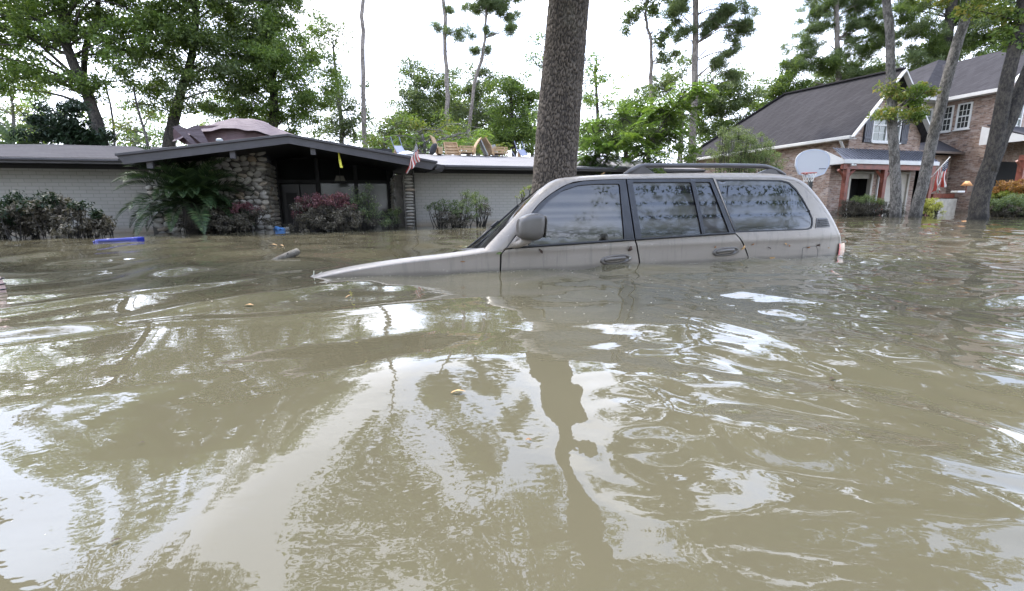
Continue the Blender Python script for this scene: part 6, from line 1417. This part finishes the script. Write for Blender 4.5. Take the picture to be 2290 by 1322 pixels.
def car_leaf(px, py, lab, mat, L, W, rot, v=None, curl=.25, dy=-.006):
    q = car_at(px, py, 0.0)
    for _ in range(4): q = car_at(px, py, float(off(q[0], q[2])) + dy)
    me = MB().add(*leaf_mesh(L, W, curl, .5)); o = me.build('leaf', mat, None, True)
    A3 = np.array([*AX, 0]); B3 = np.array([*BX, 0]); Wd = CARO + A3 * q[0] + B3 * q[1]; Wd[2] = q[2]; d = Wd - CP; Qn = CARP + q[1] * NY; tt = ((Qn - CP) @ NY) / (d @ NY); p = CP + d * tt
    o.matrix_world = Matrix.Translation(Vector(p)) @ Matrix.Rotation(GC, 4, 'Z') @ Matrix.Rotation(math.radians(90), 4, 'X') @ Matrix.Rotation(rot, 4, 'Z')
    tag(o, lab, 'leaf', 'leaves stuck to the vehicle')
for a in ((1408, 556, 'dark curled leaf stuck above the front door handle', LDK, .045, .03, 1.0), (1209, 562, 'dark forked leaf on the front door below the mirror', LDK, .045, .018, -.9), (1116, 566, 'dark green leaf caught in the front door gap', LGN, .04, .016, .1),
          (1035, 585, 'thin brown leaf lying flat on the front fender', LB, .035, .008, -.1), (1599, 552, 'small curled leaf just left of the rear door handle', LB, .022, .014, .8), (1661, 553, 'long yellow brown leaf caught in the rear door gap', LO, .05, .018, .9),
          (1683, 546, 'small orange leaf right of the rear door gap', LB, .035, .010, .5), (1720, 555, 'thin grey leaf on the quarter panel left of the fuel flap', LDK, .04, .008, -.6), (1757, 546, 'upper of two ochre leaves left of the fuel flap', LO, .025, .014, -.8),
          (1764, 550, 'lower of two ochre leaves left of the fuel flap', LB, .025, .014, -1.2), (1808, 553, 'orange brown leaf on the top edge of the fuel flap', LB, .035, .014, .3), (1830, 548, 'dark brown curled leaf at the right corner of the fuel flap', LDK, .04, .022, .2),
          (1892, 540, 'curled brown leaf above the tail lamp', LB, .04, .012, -1.2), (1853, 554, 'tiny ochre leaf between the fuel flap and the tail lamp', LO, .018, .01, .2), (1727, 577, 'orange leaf at the waterline under the quarter panel', LO, .055, .02, -.15), (1348, 388, 'pale twig lying on the roof edge above the front door', LO, .04, .008, .5)):
    car_leaf(*a)
def water_leaf(px, py, lab, mat, L, W, rot, grp='leaves floating on the water'):
    P = onz(px, py); z_ = wz(P[0], P[1]); o = MB().add(*leaf_mesh(L, W, .12, .6)).build('leaf', mat, None, True); o.location = (P[0], P[1], z_ + .004); o.rotation_euler = (0, 0, rot); tag(o, lab, 'leaf', grp)
for a in ((557, 686, 'ochre leaf floating in the smooth wash left of the vehicle nose', LO, .04, .02, .2), (1025, 886, 'long orange leaf floating in the centre foreground', LO, .035, .009, .2), (610, 550, 'curled tan leaf floating behind the log', LO, .11, .05, .2), (628, 551, 'second tan leaf beside the curled one behind the log', LO, .09, .03, -.3),
          (1182, 984, 'small brown leaf left of the mirrored trunk', LB, .012, .006, 0), (1862, 840, 'small dark brown leaf on the rippled water at the right', LDK, .018, .009, .4), (1410, 640, 'brown twig floating below the front door', LDK, .05, .008, .1), (316, 989, 'dark speck of bark in the left foreground', LDK, .012, .004, .2),
          (262, 1222, 'dark seed floating at the lower left', LDK, .012, .004, .6), (935, 660, 'dark twig below the nose of the vehicle', LDK, .08, .010, .7), (782, 665, 'curved pale twig in front of the vehicle nose', LO, .06, .008, 1.2)):
    water_leaf(*a)
P = onz(708, 617); t = thing('twig', 'little pale twigs caught on the tip of the submerged hood', 'twig', (P[0], P[1], .0)); m = MB()
for q in (((-.03, 0, .0), (.03, 0, .012)), ((-.015, .0, .035), (-.02, 0, -.005)), ((.0, 0, .005), (.035, .01, .025))): m.tube(q, .003, 5)
m.build('twigs', LWH, t)
# scum, seeds and petals drifting on the water
rg = np.random.default_rng(123); V = []; 
for (x0, x1, y0, y1, n, s) in ((120, 900, 508, 560, 240, 1), (900, 1050, 500, 540, 60, 1), (1890, 2290, 500, 620, 120, 1), (1150, 1900, 595, 720, 120, .5), (0, 900, 560, 700, 70, .6), (1890, 2290, 560, 700, 80, .7)):
    for _ in range(n):
        P = onz(rg.uniform(x0, x1), rg.uniform(y0, y1)); z_ = wz(P[0], P[1]) + .002; r_ = rg.uniform(.002, .0055) * (P[1] / 3.5) ** .7; a0 = rg.random() * 6
        V.append([(P[0] + r_ * math.cos(a0 + k * math.pi / 2) * (1.6 if k % 2 else 1), P[1] + r_ * math.sin(a0 + k * math.pi / 2) * (1.6 if k % 2 else 1), z_ + (.001 if k == 1 else 0)) for k in range(4)])
for _ in range(230):
    a = rg.uniform(-1.15, 3.3); b = -abs(rg.normal()) * .045 - .006; q = CARP + NX * a + NY * b; r_ = rg.uniform(.0012, .0035); a0 = rg.random() * 6; z_ = wz(q[0], q[1]) + .002
    V.append([(q[0] + r_ * math.cos(a0 + k * math.pi / 2) * (1.8 if k % 2 else 1), q[1] + r_ * math.sin(a0 + k * math.pi / 2) * (1.8 if k % 2 else 1), z_) for k in range(4)])
V = np.array(V); o = mesh_np('litter', V.reshape(-1, 3), np.arange(len(V) * 4).reshape(-1, 4), plain('pale_scum', (0.50, 0.46, 0.38), .8, .4, 3, 0)); tag(o, 'specks of petals and seeds drifting on the water', kind='stuff')
print('all', time.time() - T0, 'tris', sum(len(me.loops) - 2 * len(me.polygons) for me in bpy.data.meshes))
